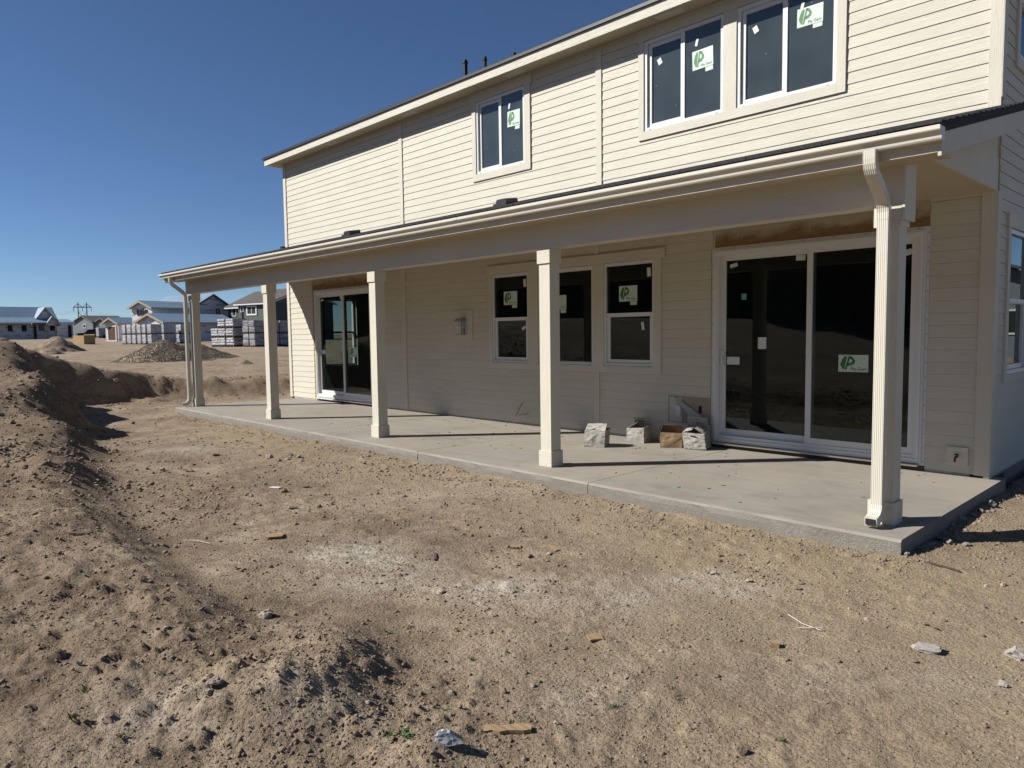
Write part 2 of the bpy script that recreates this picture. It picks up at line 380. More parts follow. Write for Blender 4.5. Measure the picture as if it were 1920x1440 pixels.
n.color(n.mix(n.math('MULTIPLY', ends.outputs[0], .92), strand, (.54, .48, .37))); n.normal(n.bump(n.noise(v, 3, 4), .4, .004)); M['osb'] = m
m = new_mat('bare_osb', (.45, .30, .14), .85); n = N(m); v = n.coord((14, 14, 22))
n.color(n.mix(n.noise(v, 2.5, 5, .7, 2.), (.30, .18, .075), (.55, .38, .19))); M['osb2'] = m
m = new_mat('asphalt_shingle', (.03, .03, .033), .9); n = N(m)
n.color(n.ramp(n.noise(n.coord(), 55, 3), [(.3, (.014, .014, .016)), (.7, (.05, .05, .054))])); M['shingle'] = m
# printed cartons
m = new_mat('printed_carton', (.65, .62, .56), .75); n = N(m); tc = n.n('TexCoord')
sx = n.n('SeparateXYZ'); n.l(tc.outputs['Object'], sx.inputs[0])
line = n.math('GREATER_THAN', n.math('SINE', n.math('MULTIPLY', sx.outputs['Z'], 150.)), .1)
words = n.ramp(n.noise(n.coord((18, 18, 6)), 3, 3, .6), [(.44, (0, 0, 0)), (.54, (1, 1, 1))])
blk = n.ramp(n.noise(n.coord((1, 1, 1), 3.), 9, 2), [(.46, (0, 0, 0)), (.56, (1, 1, 1))])
ink = n.math('MULTIPLY', n.math('MULTIPLY', line, words), blk)
base = n.ramp(n.noise(n.coord(), 12, 4), [(.3, (.33, .305, .265)), (.7, (.50, .475, .425))])
n.color(n.mix(n.math('MULTIPLY', ink, .8), base, (.12, .11, .10))); n.normal(n.bump(n.noise(n.coord(), 22, 3), .4, .01)); M['carton'] = m
m = new_mat('brown_cardboard', (.34, .22, .12), .85); n = N(m)
n.color(n.ramp(n.noise(n.coord(), 14, 4), [(.3, (.25, .155, .085)), (.7, (.40, .275, .16))])); M['card'] = m
M['liner'] = new_mat('plastic_liner', (.66, .58, .42), .4)
# far materials
def m_wrap(name, c, mark=(.05, .05, .06)):
    m = new_mat(name, c, .55); n = N(m); tc = n.n('TexCoord'); sx = n.n('SeparateXYZ'); n.l(tc.outputs['Object'], sx.inputs[0])
    row = n.math('LESS_THAN', n.math('ABSOLUTE', n.math('SUBTRACT', n.math('FRACT', n.math('MULTIPLY', sx.outputs['Z'], 1.25)), .5)), .085)
    k = n.math('ADD', sx.outputs['X'], n.math('MULTIPLY', sx.outputs['Y'], 1.0))
    k = n.math('ADD', n.math('MULTIPLY', k, .55), n.math('MULTIPLY', n.math('FLOOR', n.math('MULTIPLY', sx.outputs['Z'], 1.25)), .37))
    dash = n.math('LESS_THAN', n.math('FRACT', k), .45)
    ltr = n.ramp(n.noise(n.coord((7, 7, 3)), 2, 2), [(.40, (0, 0, 0)), (.5, (1, 1, 1))])
    n.color(n.mix(n.math('MULTIPLY', n.math('MULTIPLY', row, dash), ltr), c, mark)); return m
M['wrap'] = m_wrap('white_housewrap', (.66, .66, .69))
def m_under(name, c):
    m = new_mat(name, c, .5, 0, .5); n = N(m); tc = n.n('TexCoord'); sx = n.n('SeparateXYZ'); n.l(tc.outputs['Object'], sx.inputs[0])
    row = n.math('LESS_THAN', n.math('FRACT', n.math('MULTIPLY', sx.outputs['Z'], 1.7)), .12)
    q = n.noise(n.coord((1, 1, .3)), .7, 3)
    n.color(n.mix(n.math('MULTIPLY', row, .5), n.mix(q, tuple(x*.8 for x in c), tuple(x*1.15 for x in c)), tuple(x*.55 for x in c))); return m
M['under'] = m_under('blue_roof_underlayment', (.24, .34, .44))
M['rawrake'] = new_mat('raw_lumber_rake', (.52, .38, .22), .8)
M['dgreen'] = new_mat('dark_green_siding', (.085, .105, .088), .7)
M['navy'] = new_mat('shade_and_gable_blue', (.045, .06, .08), .7)  # dark blue for the painted side shade and the porch gable
M['greyside'] = new_mat('grey_siding', (.17, .19, .20), .7)
M['droof'] = new_mat('brown_grey_shingles', (.10, .09, .08), .9)
M['wtrim'] = new_mat('white_trim', (.75, .75, .74), .6)
M['void'] = new_mat('dark_opening', (.015, .015, .016), .8)
M['brownin'] = new_mat('framed_garage_interior', (.13, .06, .03), .9)
m = new_mat('white_pallet_wrap', (.74, .75, .77), .32); n = N(m)
n.color(n.ramp(n.noise(n.coord((2, 2, 9)), 2.4, 4, .7), [(.40, (.16, .16, .17)), (.52, (.58, .59, .61)), (.7, (.80, .81, .82))]))
n.normal(n.bump(n.noise(n.coord((2, 2, 7)), 3, 4), .8, .06)); M['pwrap'] = m
m = new_mat('grey_pallet_wrap', (.45, .45, .47), .4); n = N(m)
n.color(n.ramp(n.noise(n.coord((1, 1, 8)), 1.5, 3), [(.4, (.18, .175, .18)), (.6, (.40, .40, .42))])); M['pwrap2'] = m
M['tyre'] = new_mat('tyre_rubber', (.02, .02, .02), .8)
M['carpaint'] = new_mat('dark_truck_paint', (.03, .035, .045), .3)
M['pole'] = new_mat('weathered_pole', (.13, .12, .115), .8)
M['bark'] = new_mat('grey_bark', (.09, .075, .06), .9)
M['needles'] = new_mat('dark_twigs', (.05, .048, .035), .9)

# scale every base colour down alike so bounced light drops and shade deepens
for m in bpy.data.materials:
    b = m.node_tree.nodes.get('Principled BSDF')
    if not b: continue
    i_ = b.inputs['Base Color']
    if i_.is_linked:
        src = i_.links[0].from_socket; x = m.node_tree.nodes.new('ShaderNodeMix'); x.data_type = 'RGBA'; x.blend_type = 'MULTIPLY'; x.inputs[0].default_value = 1
        x.inputs[7].default_value = (ALB, ALB, ALB, 1); m.node_tree.links.new(src, x.inputs[6]); m.node_tree.links.new(x.outputs[2], i_)
    else: i_.default_value = tuple(c*ALB for c in i_.default_value[:3])+(1,)
# ------------------------------------------------------------------ ground
VIEW0 = YAW
def ground():
    angs = []
    # fine angles through the view, coarse elsewhere (angle measured from +Y towards +X)
    a0, a1 = YAW-math.radians(46), YAW+math.radians(46)
    fine = np.linspace(a0, a1, 400)
    coarse = np.linspace(a1, a0+2*math.pi, 72)[1:-1]
    ang = np.concatenate([fine, coarse])
    r = [.25]
    while r[-1] < 700: r.append(r[-1]*(1.0052 if 2.0 < r[-1] < 45 else 1.03 if r[-1] > 45 else 1.05)+.0005)
    r = np.array(r); A, Rr = np.meshgrid(ang, r)
    X = CAM[0]+Rr*np.sin(A); Y = CAM[1]+Rr*np.cos(A)
    Z = height(X.ravel(), Y.ravel()).reshape(X.shape)
    na, nr = len(ang), len(r)
    v = np.stack([X, Y, Z], -1).reshape(-1, 3)
    v = np.vstack([v, [[CAM[0], CAM[1], gz(CAM[0], CAM[1])]]])
    i = np.arange(nr-1)[:, None]*na; j = np.arange(na)[None]; k = (np.arange(na)+1)[None] % na
    q = np.stack([i+j, i+na+j, i+na+k, i+k], -1).reshape(-1, 4)[:, ::-1]
    tri = np.stack([np.full(na, len(v)-1), np.arange(na), (np.arange(na)+1) % na], -1)[:, ::-1]
    me = bpy.data.meshes.new('ground'); me.vertices.add(len(v)); me.vertices.foreach_set('co', v.astype(np.float32).ravel())
    nq, ntri = len(q), len(tri)
    me.loops.add(nq*4+ntri*3); me.loops.foreach_set('vertex_index', np.concatenate([q.ravel(), tri.ravel()]).astype(np.int32))
    me.polygons.add(nq+ntri)
    st = np.concatenate([np.arange(nq)*4, nq*4+np.arange(ntri)*3]).astype(np.int32); me.polygons.foreach_set('loop_start', st)
    me.polygons.foreach_set('use_smooth', np.ones(nq+ntri, bool)); me.update(calc_edges=True)
    x, y = v[:, 0], v[:, 1]
    pale = np.zeros(len(v))
    for (px, py, ru, rv, s) in PALE:
        p, _ = hit(px, py); dx, dy = x-p[0], y-p[1]
        u = dx*CU[0]+dy*CU[1]; w = dx*CW[0]+dy*CW[1]
        pale = np.maximum(pale, s*np.exp(-((u/ru)**2+(w/rv)**2)))
    pale = np.clip(pale*(.75+1.1*fbm(x, y, 1.6, 4, 77)), 0, 1)
    far = np.hypot(x-CAM[0], y-CAM[1])
    pale = np.maximum(pale, .16*sstep(28, 45, far)*np.clip(fbm(x, y*1.0, .22, 4, 55)*2+.35, 0, 1))
    toe = np.interp(x, [-17, -13.1, -10.1, -6.5, -4.45, -2.6, -1.9, 0], [-4.0, -4.4, -5.0, -5.9, -6.09, -6.36, -6.45, -6.75])-y
    darksoilm = np.clip(.42+.8*fbm(x, y, .8, 4, 41), 0, .8)*sstep(-.5, .5, toe)*sstep(1.5, -1, x)*sstep(60, 25, far)  # darker brown soil beyond the bank toe
    darksoilm = np.maximum(darksoilm, np.clip(.62*np.exp(-(((x+18.3)/2.6)**2+((y-1)/6.)**2)), 0, 1)*(.6+.8*np.abs(fbm(x, y, .9, 3, 42))))
    tan = sstep(-3.6, 0, x)*sstep(-8, -4.5, y)*.8+.9*np.exp(-((y+3.4)/.8)**2)*sstep(-14, -9, x)*sstep(3, 1, x)
    tan = np.clip(tan*(.7+fbm(x, y, .5, 3, 44)), 0, 1)
    for nme, arr in (('pale', pale), ('damp', darksoilm), ('tan', tan)):
        at_ = me.attributes.new(nme, 'FLOAT', 'POINT'); at_.data.foreach_set('value', arr.astype(np.float32))
    me.materials.append(M['dirt'])
    o = bpy.data.objects.new('ground', me); COL.objects.link(o); o['kind'] = 'structure'; return o
PALE = [(655, 1035, .40, .28, 1), (720, 1052, .45, .25, 1), (700, 1085, .5, .3, .8), (830, 1100, .35, .2, .55), (950, 1100, .5, .22, .9), (1040, 1118, .35, .18, .7),
        (1190, 1125, .3, .2, .9), (1110, 1095, .3, .2, .5), (1310, 1090, .4, .16, .7), (1390, 1105, .3, .14, .7), (1370, 1278, .12, .06, .8), (350, 842, .5, .35, .9),
        (1100, 1300, .35, .2, .35), (520, 1178, .13, .08, .5), (300, 1330, .30, .20, .35), (1290, 1095, .5, .2, .5), (880, 925, 1.2, .6, .25), (1600, 1280, .8, .2, .25),
        (1060, 960, .8, .5, .25), (590, 1180, .25, .15, .3), (400, 760, 1.4, .5, .3), (640, 1310, .3, .2, .2)]
ground()

# ------------------------------------------------------------------ patio slab, poured in panels
slab = empty('patio_slab', (-7, -1.4, -.1)); slab['kind'] = 'structure'
J = [-13.95, -11.05, -8.30, -5.47, -2.70, .13]
for a, b in zip(J[:-1], J[1:]):
    g = .004
    x0, x1 = a+(g if a > -13.9 else 0), b-(g if b < .1 else 0)
    c = .018
    mb = MB()
    xs = np.linspace(x0, x1, 26); jit = [.004*R.uniform(-1, 1) for _ in xs]
    # top sheet, rounded front arris, rough front face
    prof = lambda x, e: [(x, 0.15, 0.0), (x, -2.76+c, 0.0), (x, -2.76+c*.3, -c*.3+e*.4), (x, -2.76+e, -c), (x, -2.765-e*1.3, -.06), (x, -2.755+e*1.5, -.30)]
    n_ = 6
    for x, e in zip(xs, jit): mb.v += prof(x, e)
    for i in range(len(xs)-1):
        for k in range(n_-1):
            mb.f.append((i*n_+k, i*n_+k+1, (i+1)*n_+k+1, (i+1)*n_+k)); mb.m.append(0 if k < 3 else 1)
    for i in (0, len(xs)-1):
        p = [(xs[i], .15, -.3)]+[mb.v[i*n_+k] for k in range(n_)]
        if i == 0: p = p[::-1]
        mb.face([(q[0], q[1], q[2]) for q in p], 1)
    mb.build('slab_panel', [M['concrete'], M['concedge']], slab)
part('joint_fill', slab, M['concedge'], *[(j-.0039, j+.0039, -2.735, .14, -.2, -.012) for j in J[1:-1]])

# ------------------------------------------------------------------ the house
HL = -14.2
house = empty('house', (-7.1, 4.5, -.1), 'new two-storey cream lap-sided house with a covered rear porch on square posts', 'house')
EXPO = .122
def wall_grid(name, x0, x1, z0, z1, opens, t0, t1, plane='y', mat=None):
    """wall slab with real openings; plane 'y': runs along x; 'x': runs along y"""
    xs = sorted({x0, x1, *[o[0] for o in opens], *[o[1] for o in opens]}); zs = sorted({z0, z1, *[o[2] for o in opens], *[o[3] for o in opens]})
    mb = MB()
    for a, b in zip(xs[:-1], xs[1:]):
        for c, d in zip(zs[:-1], zs[1:]):
            mxx, mz = (a+b)/2, (c+d)/2
            if any(o[0] < mxx < o[1] and o[2] < mz < o[3] for o in opens): continue
            if plane == 'y': mb.box(a, b, t0, t1, c, d)
            else: mb.box(t0, t1, a, b, c, d)
    return mb.build(name, mat or M['siding'], house)
def lap_boards(wall, x0, x1, z0, z1, opens, plane='y', base=0., sgn=-1, zorg=None):
    zk = z0 if zorg is None else zorg
    while zk < z1-.004:
        za, zb = max(zk, z0), min(zk+EXPO, z1)
        zs = sorted({za, zb, *[q for o in opens for q in (o[2], o[3]) if za < q < zb]})
        pieces = []
        for c, d in zip(zs[:-1], zs[1:]):
            iv = [(x0, x1)]
            for o in opens:
                if o[2] < (c+d)/2 < o[3]:
                    nv = []
                    for (p, q) in iv:
                        if o[1] <= p or o[0] >= q: nv.append((p, q)); continue
                        if o[0] > p: nv.append((p, o[0]))
                        if o[1] < q: nv.append((o[1], q))
                    iv = nv
            for (p, q) in iv:
                if q-p > .01: pieces.append([p, q, c, d])
        # merge touching pieces into boards
        groups = []
        for pc in pieces:
            hit_ = [g for g in groups if any(abs(h[3]-pc[2]) < 1e-6 and h[0] < pc[1] and pc[0] < h[1] for h in g)]
            ng = [pc]
            for g in hit_: ng += g; groups.remove(g)
            groups.append(ng)
        for g in groups:
            mb = MB()
            for (p, q, c, d) in g:
                ch = .0035 if c == zk else 0.      # chamfered drip edge along the lower edge
                oc = .0150-.0080*(c+ch-zk)/EXPO; od = .0150-.0080*(d-zk)/EXPO; il = max(oc-.008, 0)
                pts = []
                for (xx, off, zz) in ((p, 0, c), (q, 0, c), (q, oc, c+ch), (p, oc, c+ch), (p, 0, d), (q, 0, d), (q, od, d), (p, od, d), (p, il, c), (q, il, c), (q, il, c+.03), (p, il, c+.03)):
                    yy = base+sgn*off
                    pts.append((xx, yy, zz) if plane == 'y' else (yy, xx, zz))
                b = len(mb.v); mb.v += pts
                fs = [((7, 6, 5, 4), 0), ((3, 2, 6, 7), 0), ((0, 3, 7, 4), 0), ((2, 1, 5, 6), 0)]
                if ch: fs += [((8, 9, 2, 3), 1), ((11, 10, 9, 8), 1)]
                for f, mi in fs: mb.f.append(tuple(b+i for i in f)); mb.m.append(mi)
            mb.build('siding_board', [M['siding'], M['edge']], wall)
        zk += EXPO
# openings (x0,x1,z0,z1)
D2 = (-2.96, -.575, .075, 2.45); D1 = (-12.95, -10.62, .075, 2.43)
LW = [(-7.06, -6.20, .975, 2.405), (-6.01, -4.89, .975, 2.41), (-4.71, -3.84, .978, 2.415)]
UW = [(-7.385, -6.245, 4.09, 5.255), (-4.01, -2.847, 4.10, 5.255), (-2.675, -1.50, 4.095, 5.255)]
SWL = (.505, 1.40, .98, 2.44); SWU = (.59, 1.75, 4.10, 5.25)
lower = wall_grid('lower_wall', HL+.01, -.01, -.02, 2.9, [D1, D2, *LW], 0, .14)
upper = wall_grid('upper_wall', HL+.01, -.01, 2.9, 5.45, UW, 0, .14)
side = wall_grid('gable_wall', .0, 9., -.02, 5.45, [SWL, SWU], -.14, -.003, 'x')
LWIN = [(.85, 1.75, .7, 2.35)]
wall_grid('gable_wall', .0, 9., -.02, 5.45, LWIN, HL+.012, HL+.14, 'x')
part('back_wall', house, M['siding'], (HL+.01, -.01, 8.86, 9, -.02, 5.45))
# lap siding: cut zones = openings grown a little, exposed sheathing
ex_lower = [(D2[0]-.02, D2[1]+.035, -.1, 2.9), (-3.002, D2[0], -.1, 2.464), (-2.955, -.555, 2.4, 2.9), (D1[0]-.10, D1[1]+.06, -.1, 2.9), *LW, (-8.02, -7.56, 1.345, 1.86), (-3.627, -2.95, .262, .616),
            (-9.61, -9.48, 0, 2.8), (-4.885, -4.79, 0, .95), (-4.885, -4.79, 2.5, 2.8)]
lap_boards(lower, HL+.1, -.1, .022, 2.71, ex_lower)
lap_boards(upper, HL+.1, -.085, 3.45, 5.41, [*UW, (-9.59, -9.48, 3, 6), (-4.83, -4.73, 3, 6)], zorg=3.451)
lap_boards(side, .09, 9, .01, 5.41, [SWL, SWU], 'x', 0, 1)
# ---- vertical and horizontal trim
tb = lambda *b, m='trimv': part('trim_board', lower, M[m], b)
tb(-.102, .022, -.029, .02, .02, 2.744); tb(HL-.02, HL+.1, -.029, .02, .02, 2.74)
tb(HL+.1, -13.04, -.020, 0, 2.712, 2.742, m='trim'); tb(-.555, -.102, -.021, .0, 2.712, 2.742, m='trim')
tb(-9.61, -9.48, -.028, 0, .022, 2.742); tb(-4.885, -4.79, -.028, 0, .022, .884); tb(-4.885, -4.79, -.028, 0, 2.562, 2.742)
# window group trim
tb(-7.13, -7.05, -.034, .0, .885, 2.422); tb(-6.21, -6.0, -.034, .0, .98, 2.422); tb(-4.90, -4.70, -.034, .0, .98, 2.422); tb(-3.85, -3.735, -.034, 0, .98, 2.422)
tb(-7.05, -3.735, -.035, .0, .885, .98, m='trim'); tb(-7.165, -3.675, -.042, 0, 2.422, 2.555, m='trim')
# light mounting block, hose-bib block
blk = part('light_block', lower, M['trim'], (-8.02, -7.56, -.032, 0, 1.345, 1.86))
hb = part('tap_block', lower, M['trim'], (-.337, -.152, -.034, -.0, .10, .283))
mb = MB().tube([(-.245, -.03, .19), (-.245, -.085, .19), (-.245, -.11, .17), (-.245, -.112, .145)], .011, 8)
mb.tube([(-.245, -.06, .19), (-.245, -.062, .215)], .006, 6); mb.tube([(-.262, -.062, .215), (-.228, -.062, .215)], .008, 6)
mb.build('tap', M['brass'], hb)
tu = lambda *b, m='trimv': part('trim_board', upper, M[m], b)
tu(-.085, .022, -.029, .02, 3.50, 5.41); tu(HL-.02, HL+.1, -.029, .02, 3.40, 5.41); tu(-9.59, -9.48, -.028, 0, 3.45, 5.41); tu(-4.83, -4.73, -.028, 0, 3.45, 5.41)
for (a, b) in ((-7.475, -6.12),):
    tu(a, UW[0][0], -.034, 0, 3.978, 5.26); tu(UW[0][1], b, -.034, 0, 3.978, 5.26); tu(UW[0][0], UW[0][1], -.035, 0, 3.978, 4.09, m='trim'); tu(a-.03, b+.04, -.040, 0, 5.26, 5.41, m='trim')
tu(-4.095, UW[1][0], -.034, 0, 3.992, 5.26); tu(UW[1][1], UW[2][0], -.034, 0, 4.10, 5.26); tu(UW[2][1], -1.40, -.034, 0, 3.992, 5.26)
tu(UW[1][0], UW[2][1], -.035, 0, 3.992, 4.10, m='trim'); tu(-4.13, -1.365, -.040, 0, 5.26, 5.41, m='trim')
ts = lambda *b, m='trimv': part('trim_board', side, M[m], b)
ts(-.02, .030, -.0275, .10, .0, 2.74); ts(-.02, .030, -.0275, .10, 3.6, 5.41)
for S, z0, zt in ((SWL, .90, 2.58), (SWU, 4.0, 5.41)):
    ts(0, .034, S[0]-.10, S[0], z0, zt-.12); ts(0, .034, S[1], S[1]+.1, z0, zt-.12); ts(0, .035, S[0], S[1], z0, S[2], m='trim'); ts(0, .041, S[0]-.14, S[1]+.14, zt-.135, zt, m='trim')
# foundation under the side wall, with a vent
part('foundation', house, M['concedge'], (HL+.02, -.02, .16, 8.98, -.5, -.02))
part('foundation', house, M['concedge'], (-.02, -.006, .12, 8.98, -.5, -.012))
vt = part('foundation_vent', house, M['steel'], (-.01, .004, .36, .70, -.115, -.015))
part('louvre', vt, M['void'], *[(.003, .0065, .38+.045*i, .405+.045*i, -.10, -.03) for i in range(7)])
# exposed sheathing above the doors and beside the right door
def osb_patch(x0, x1, z0, z1, cuts, y=-.004):
    o = part('sheathing', lower, M['osb'], (x0, x1, y, 0, z0, z1))
    part('seam', o, M['darkwood'], *[(c, c+.0035, y-.0008, y, z0, z1-.1) for c in cuts]); return o
osb_patch(-2.955, -.555, 2.45, 2.742, [-2.62, -1.75, -1.12])
osb_patch(D1[0]-.09, D1[1]+.06, 2.43, 2.742, [-12.5, -11.9, -11.3])
sp = part('sheathing', lower, M['patch'], (-3.627, -3.003, -.004, 0, .262, .616))
part('siding_offcut', lower, M['siding'], (-3.61, -3.42, -.011, -.004, .275, .60))
part('sheathing', lower, M['osb2'], (D1[0]-.10, D1[0]-.04, -.003, 0, .02, 2.43), (D1[1]+.0, D1[1]+.058, -.003, 0, .02, 2.43), (D2[0]-.035, D2[0]+.0, -.003, 0, 0.0, 2.45), (D2[1]+.0, D2[1]+.034, -.003, 0, .0, 2.45))
mb = MB().prism([(-3.56, -.015, .61), (-3.53, -.018, .612), (-3.08, -.028, .36), (-3.04, -.036, .26), (-3.10, -.05, .19), (-3.19, -.045, .24), (-3.33, -.03, .40)], (0, -.004, 0))
mb.build('loose_housewrap_flap', M['greywrap'], sp)
part('outlet_box', sp, M['paper'], (-3.50, -3.43, -.035, -.004, .36, .49)); part('sheathing_hole', sp, M['void'], (-3.175, -3.13, -.0062, -.004, .41, .50))
# sills and flashing under the doors
for D in (D1, D2):
    part('door_rough_sill', lower, M['darkwood'], (D[0]-.03, D[1]+.03, -.012, 0, -.01, .05))  # wood darkened to paint in the shadow gap under the door
# ---- windows and doors
def text_mesh(body, size):
    cu = bpy.data.curves.new('txt', 'FONT'); cu.body = body; cu.size = size; cu.fill_mode = 'FRONT'; cu.resolution_u = 2
    o = bpy.data.objects.new('txt', cu); COL.objects.link(o)
    dg = bpy.context.evaluated_depsgraph_get(); me = bpy.data.meshes.new_from_object(o.evaluated_get(dg))
    v = [tuple(p.co) for p in me.vertices]; f = [tuple(p.vertices) for p in me.polygons]
    bpy.data.objects.remove(o); bpy.data.curves.remove(cu); bpy.data.meshes.remove(me); return v, f
TXT = text_mesh('Ply Gem', 1.0)
def sticker(parent, x, z, w, h, y, square=False, tagbox=True, tilt=0.):
    """film sticker with green leaf-P mark and lettering; x,z = lower left, on plane y (faces -y)"""
    mb = MB(); e = .0012
    mb.face([(0, 0, 0), (w, 0, 0), (w, 0, h), (0, 0, h)], 0)
    lw = w*.52 if not square else w*.62
    def para(x0, z0, x1, z1, wd): mb.face([(x0, -e, z0), (x0+wd, -e, z0), (x1+wd, -e, z1), (x1, -e, z1)], 1)
    hx = .06*w
    mb.face([(hx, -e, h*.42), (hx+.10*w, -e, h*.13), (hx+.14*w, -e, h*.16), (hx+lw*.45, -e, h*.90), (hx+lw*.30, -e, h*.92), (hx+lw*.12, -e, h*.72)], 1)
    para(hx+.15*w, h*.12, hx+lw*.55, h*.92, .065*w)
    mb.face([(hx+lw*.52, -e, h*.92), (hx+lw*.78, -e, h*.90), (hx+lw*.98, -e, h*.66), (hx+lw*.92, -e, h*.46), (hx+lw*.48, -e, h*.40), (hx+lw*.54, -e, h*.52), (hx+lw*.74, -e, h*.56), (hx+lw*.80, -e, h*.66), (hx+lw*.66, -e, h*.78)][::1], 1)
    mb.face([(hx+lw*.42, -e, h*.34), (hx+lw*.80, -e, h*.38), (hx+lw*.84, -e, h*.42), (hx+lw*.46, -e, h*.40)], 1)
    tv, tf = TXT; mxv = max(p[0] for p in tv); sc = w*.52/mxv; b = len(mb.v)
    mb.v += [(w*.42+p[0]*sc, -e*1.4, h*.09+p[1]*sc*1.05) for p in tv]
    for f in tf: mb.f.append(tuple(b+i for i in f)); mb.m.append(2)
    if tagbox: mb.face([(w*.62, 0, -h*.24), (w*.98, 0, -h*.24), (w*.98, 0, -h*.02), (w*.62, 0, -h*.02)], 0)
    c_, s_ = math.cos(tilt), math.sin(tilt)
    return mb.build('sticker', [M['sticker'], M['green'], M['ink']], parent, xf=lambda p: np.array([x+p[0]*c_-p[2]*s_, y+p[1], z+p[0]*s_+p[2]*c_]))
def frame_boxes(x0, x1, z0, z1, w, y0, y1, wb=None):
    wb = wb or w
    return [(x0, x0+w, y0, y1, z0, z1), (x1-w, x1, y0, y1, z0, z1), (x0+w, x1-w, y0, y1, z0, z0+wb), (x0+w, x1-w, y0, y1, z1-w, z1)]
def tagp(parent, x, z, w, h, y, mat='paper', tilt=0):
    c_, s_ = math.cos(tilt), math.sin(tilt)
    return MB().box(0, w, -.001, 0, 0, h).build('paper_tag', M[mat], parent, xf=lambda p: np.array([x+p[0]*c_-p[2]*s_, y+p[1], z+p[0]*s_+p[2]*c_]))
def pane(parent, x0, x1, z0, z1, y, g='glass'):
    # each pane sits a hair off plumb so that reflections break up as in real glazing
    a, b = R.uniform(-.0012, .0012), R.uniform(-.0012, .0012)
    mb = MB(); mb.v = [(x0, y+a, z0), (x1, y-a, z0), (x1, y-a+b, z1), (x0, y+a+b, z1)]; mb.f = [(0, 1, 2, 3)]; mb.m = [0]
    return mb.build('pane', M['sheenglass' if z0 > 3 else 'glass'], parent)
def win(name, rect, kind):
    x0, x1, z0, z1 = rect
    fr_ = part(name, house, M['vinyl'], *frame_boxes(x0, x1, z0, z1, .042, -.018, .06))
    if kind == 'hung':
        zm = z0+(z1-z0)*.50
        pane(fr_, x0+.042, x1-.042, zm, z1-.042, .012)
        s = part('sash', fr_, M['vinyl'], *frame_boxes(x0+.045, x1-.045, z0+.045, zm+.02, .05, .006, .04), (x0+.043, x1-.043, -.006, .008, zm-.018, zm+.024))
        pane(fr_, x0+.09, x1-.09, z0+.09, zm, .03)
    elif kind == 'fixed':
        pane(fr_, x0+.042, x1-.042, z0+.042, z1-.042, .012)
        part('glazing_bead', fr_, M['vinyl'], *frame_boxes(x0+.043, x1-.043, z0+.043, z1-.043, .012, -.004, .02))
    else:      # slider, left sash behind
        xm = (x0+x1)/2
        part('sash', fr_, M['vinyl'], *frame_boxes(x0+.05, xm+.025, z0+.045, z1-.045, .045, .014, .045))
        pane(fr_, x0+.094, xm-.02, z0+.09, z1-.09, .032)
        part('meeting_stile', fr_, M['vinyl'], (xm-.028, xm+.028, -.008, .012, z0+.042, z1-.042))
        pane(fr_, xm+.028, x1-.042, z0+.042, z1-.042, .006)
    part('weep_hole', fr_, M['spacer'], (x0+.08, x0+.11, -.0195, -.018, z0+.008, z0+.014), (x1-.11, x1-.08, -.0195, -.018, z0+.008, z0+.014))
    return fr_
for i, r_ in enumerate(LW):
    w_ = win('window', r_, 'fixed' if i == 1 else 'hung'); x0, x1, z0, z1 = r_
    sx_, sz_ = ((.26, .94), (.26, .83), (.255, .90))[i]
    sticker(w_, x0+sx_, z0+sz_, .31, .215, .008)
    if i != 1: tagp(w_, x1-.14, z1-.22, .06, .12, .008, tilt=.05)
    if i == 0: tagp(w_, x1-.19, z0+.52, .09, .05, .026, tilt=.5)
    if i == 2: tagp(w_, x1-.24, z0+.50, .045, .11, .026, tilt=.15)
for i, r_ in enumerate(UW):
    w_ = win('window', r_, 'slider'); x0, x1, z0, z1 = r_
    sx_, sz_, sw, sh = ((.73, .62, .28, .24), (.72, .60, .29, .23), (.72, .72, .29, .20))[i]
    sticker(w_, x0+sx_, z0+sz_, sw, sh, .002, tilt=(-.02, .03, -.01)[i])
    tagp(w_, x0+.75, z1-.26, .035, .09, .002, tilt=-.25)
    if i: tagp(w_, x0+.20, z1-.34, .06, .08, .028, tilt=.4)
    for k in range(3): tagp(w_, R.uniform(x0+.15, x1-.12), R.uniform(z0+.1, z1-.2), .006, .006, .002, tilt=R.random())
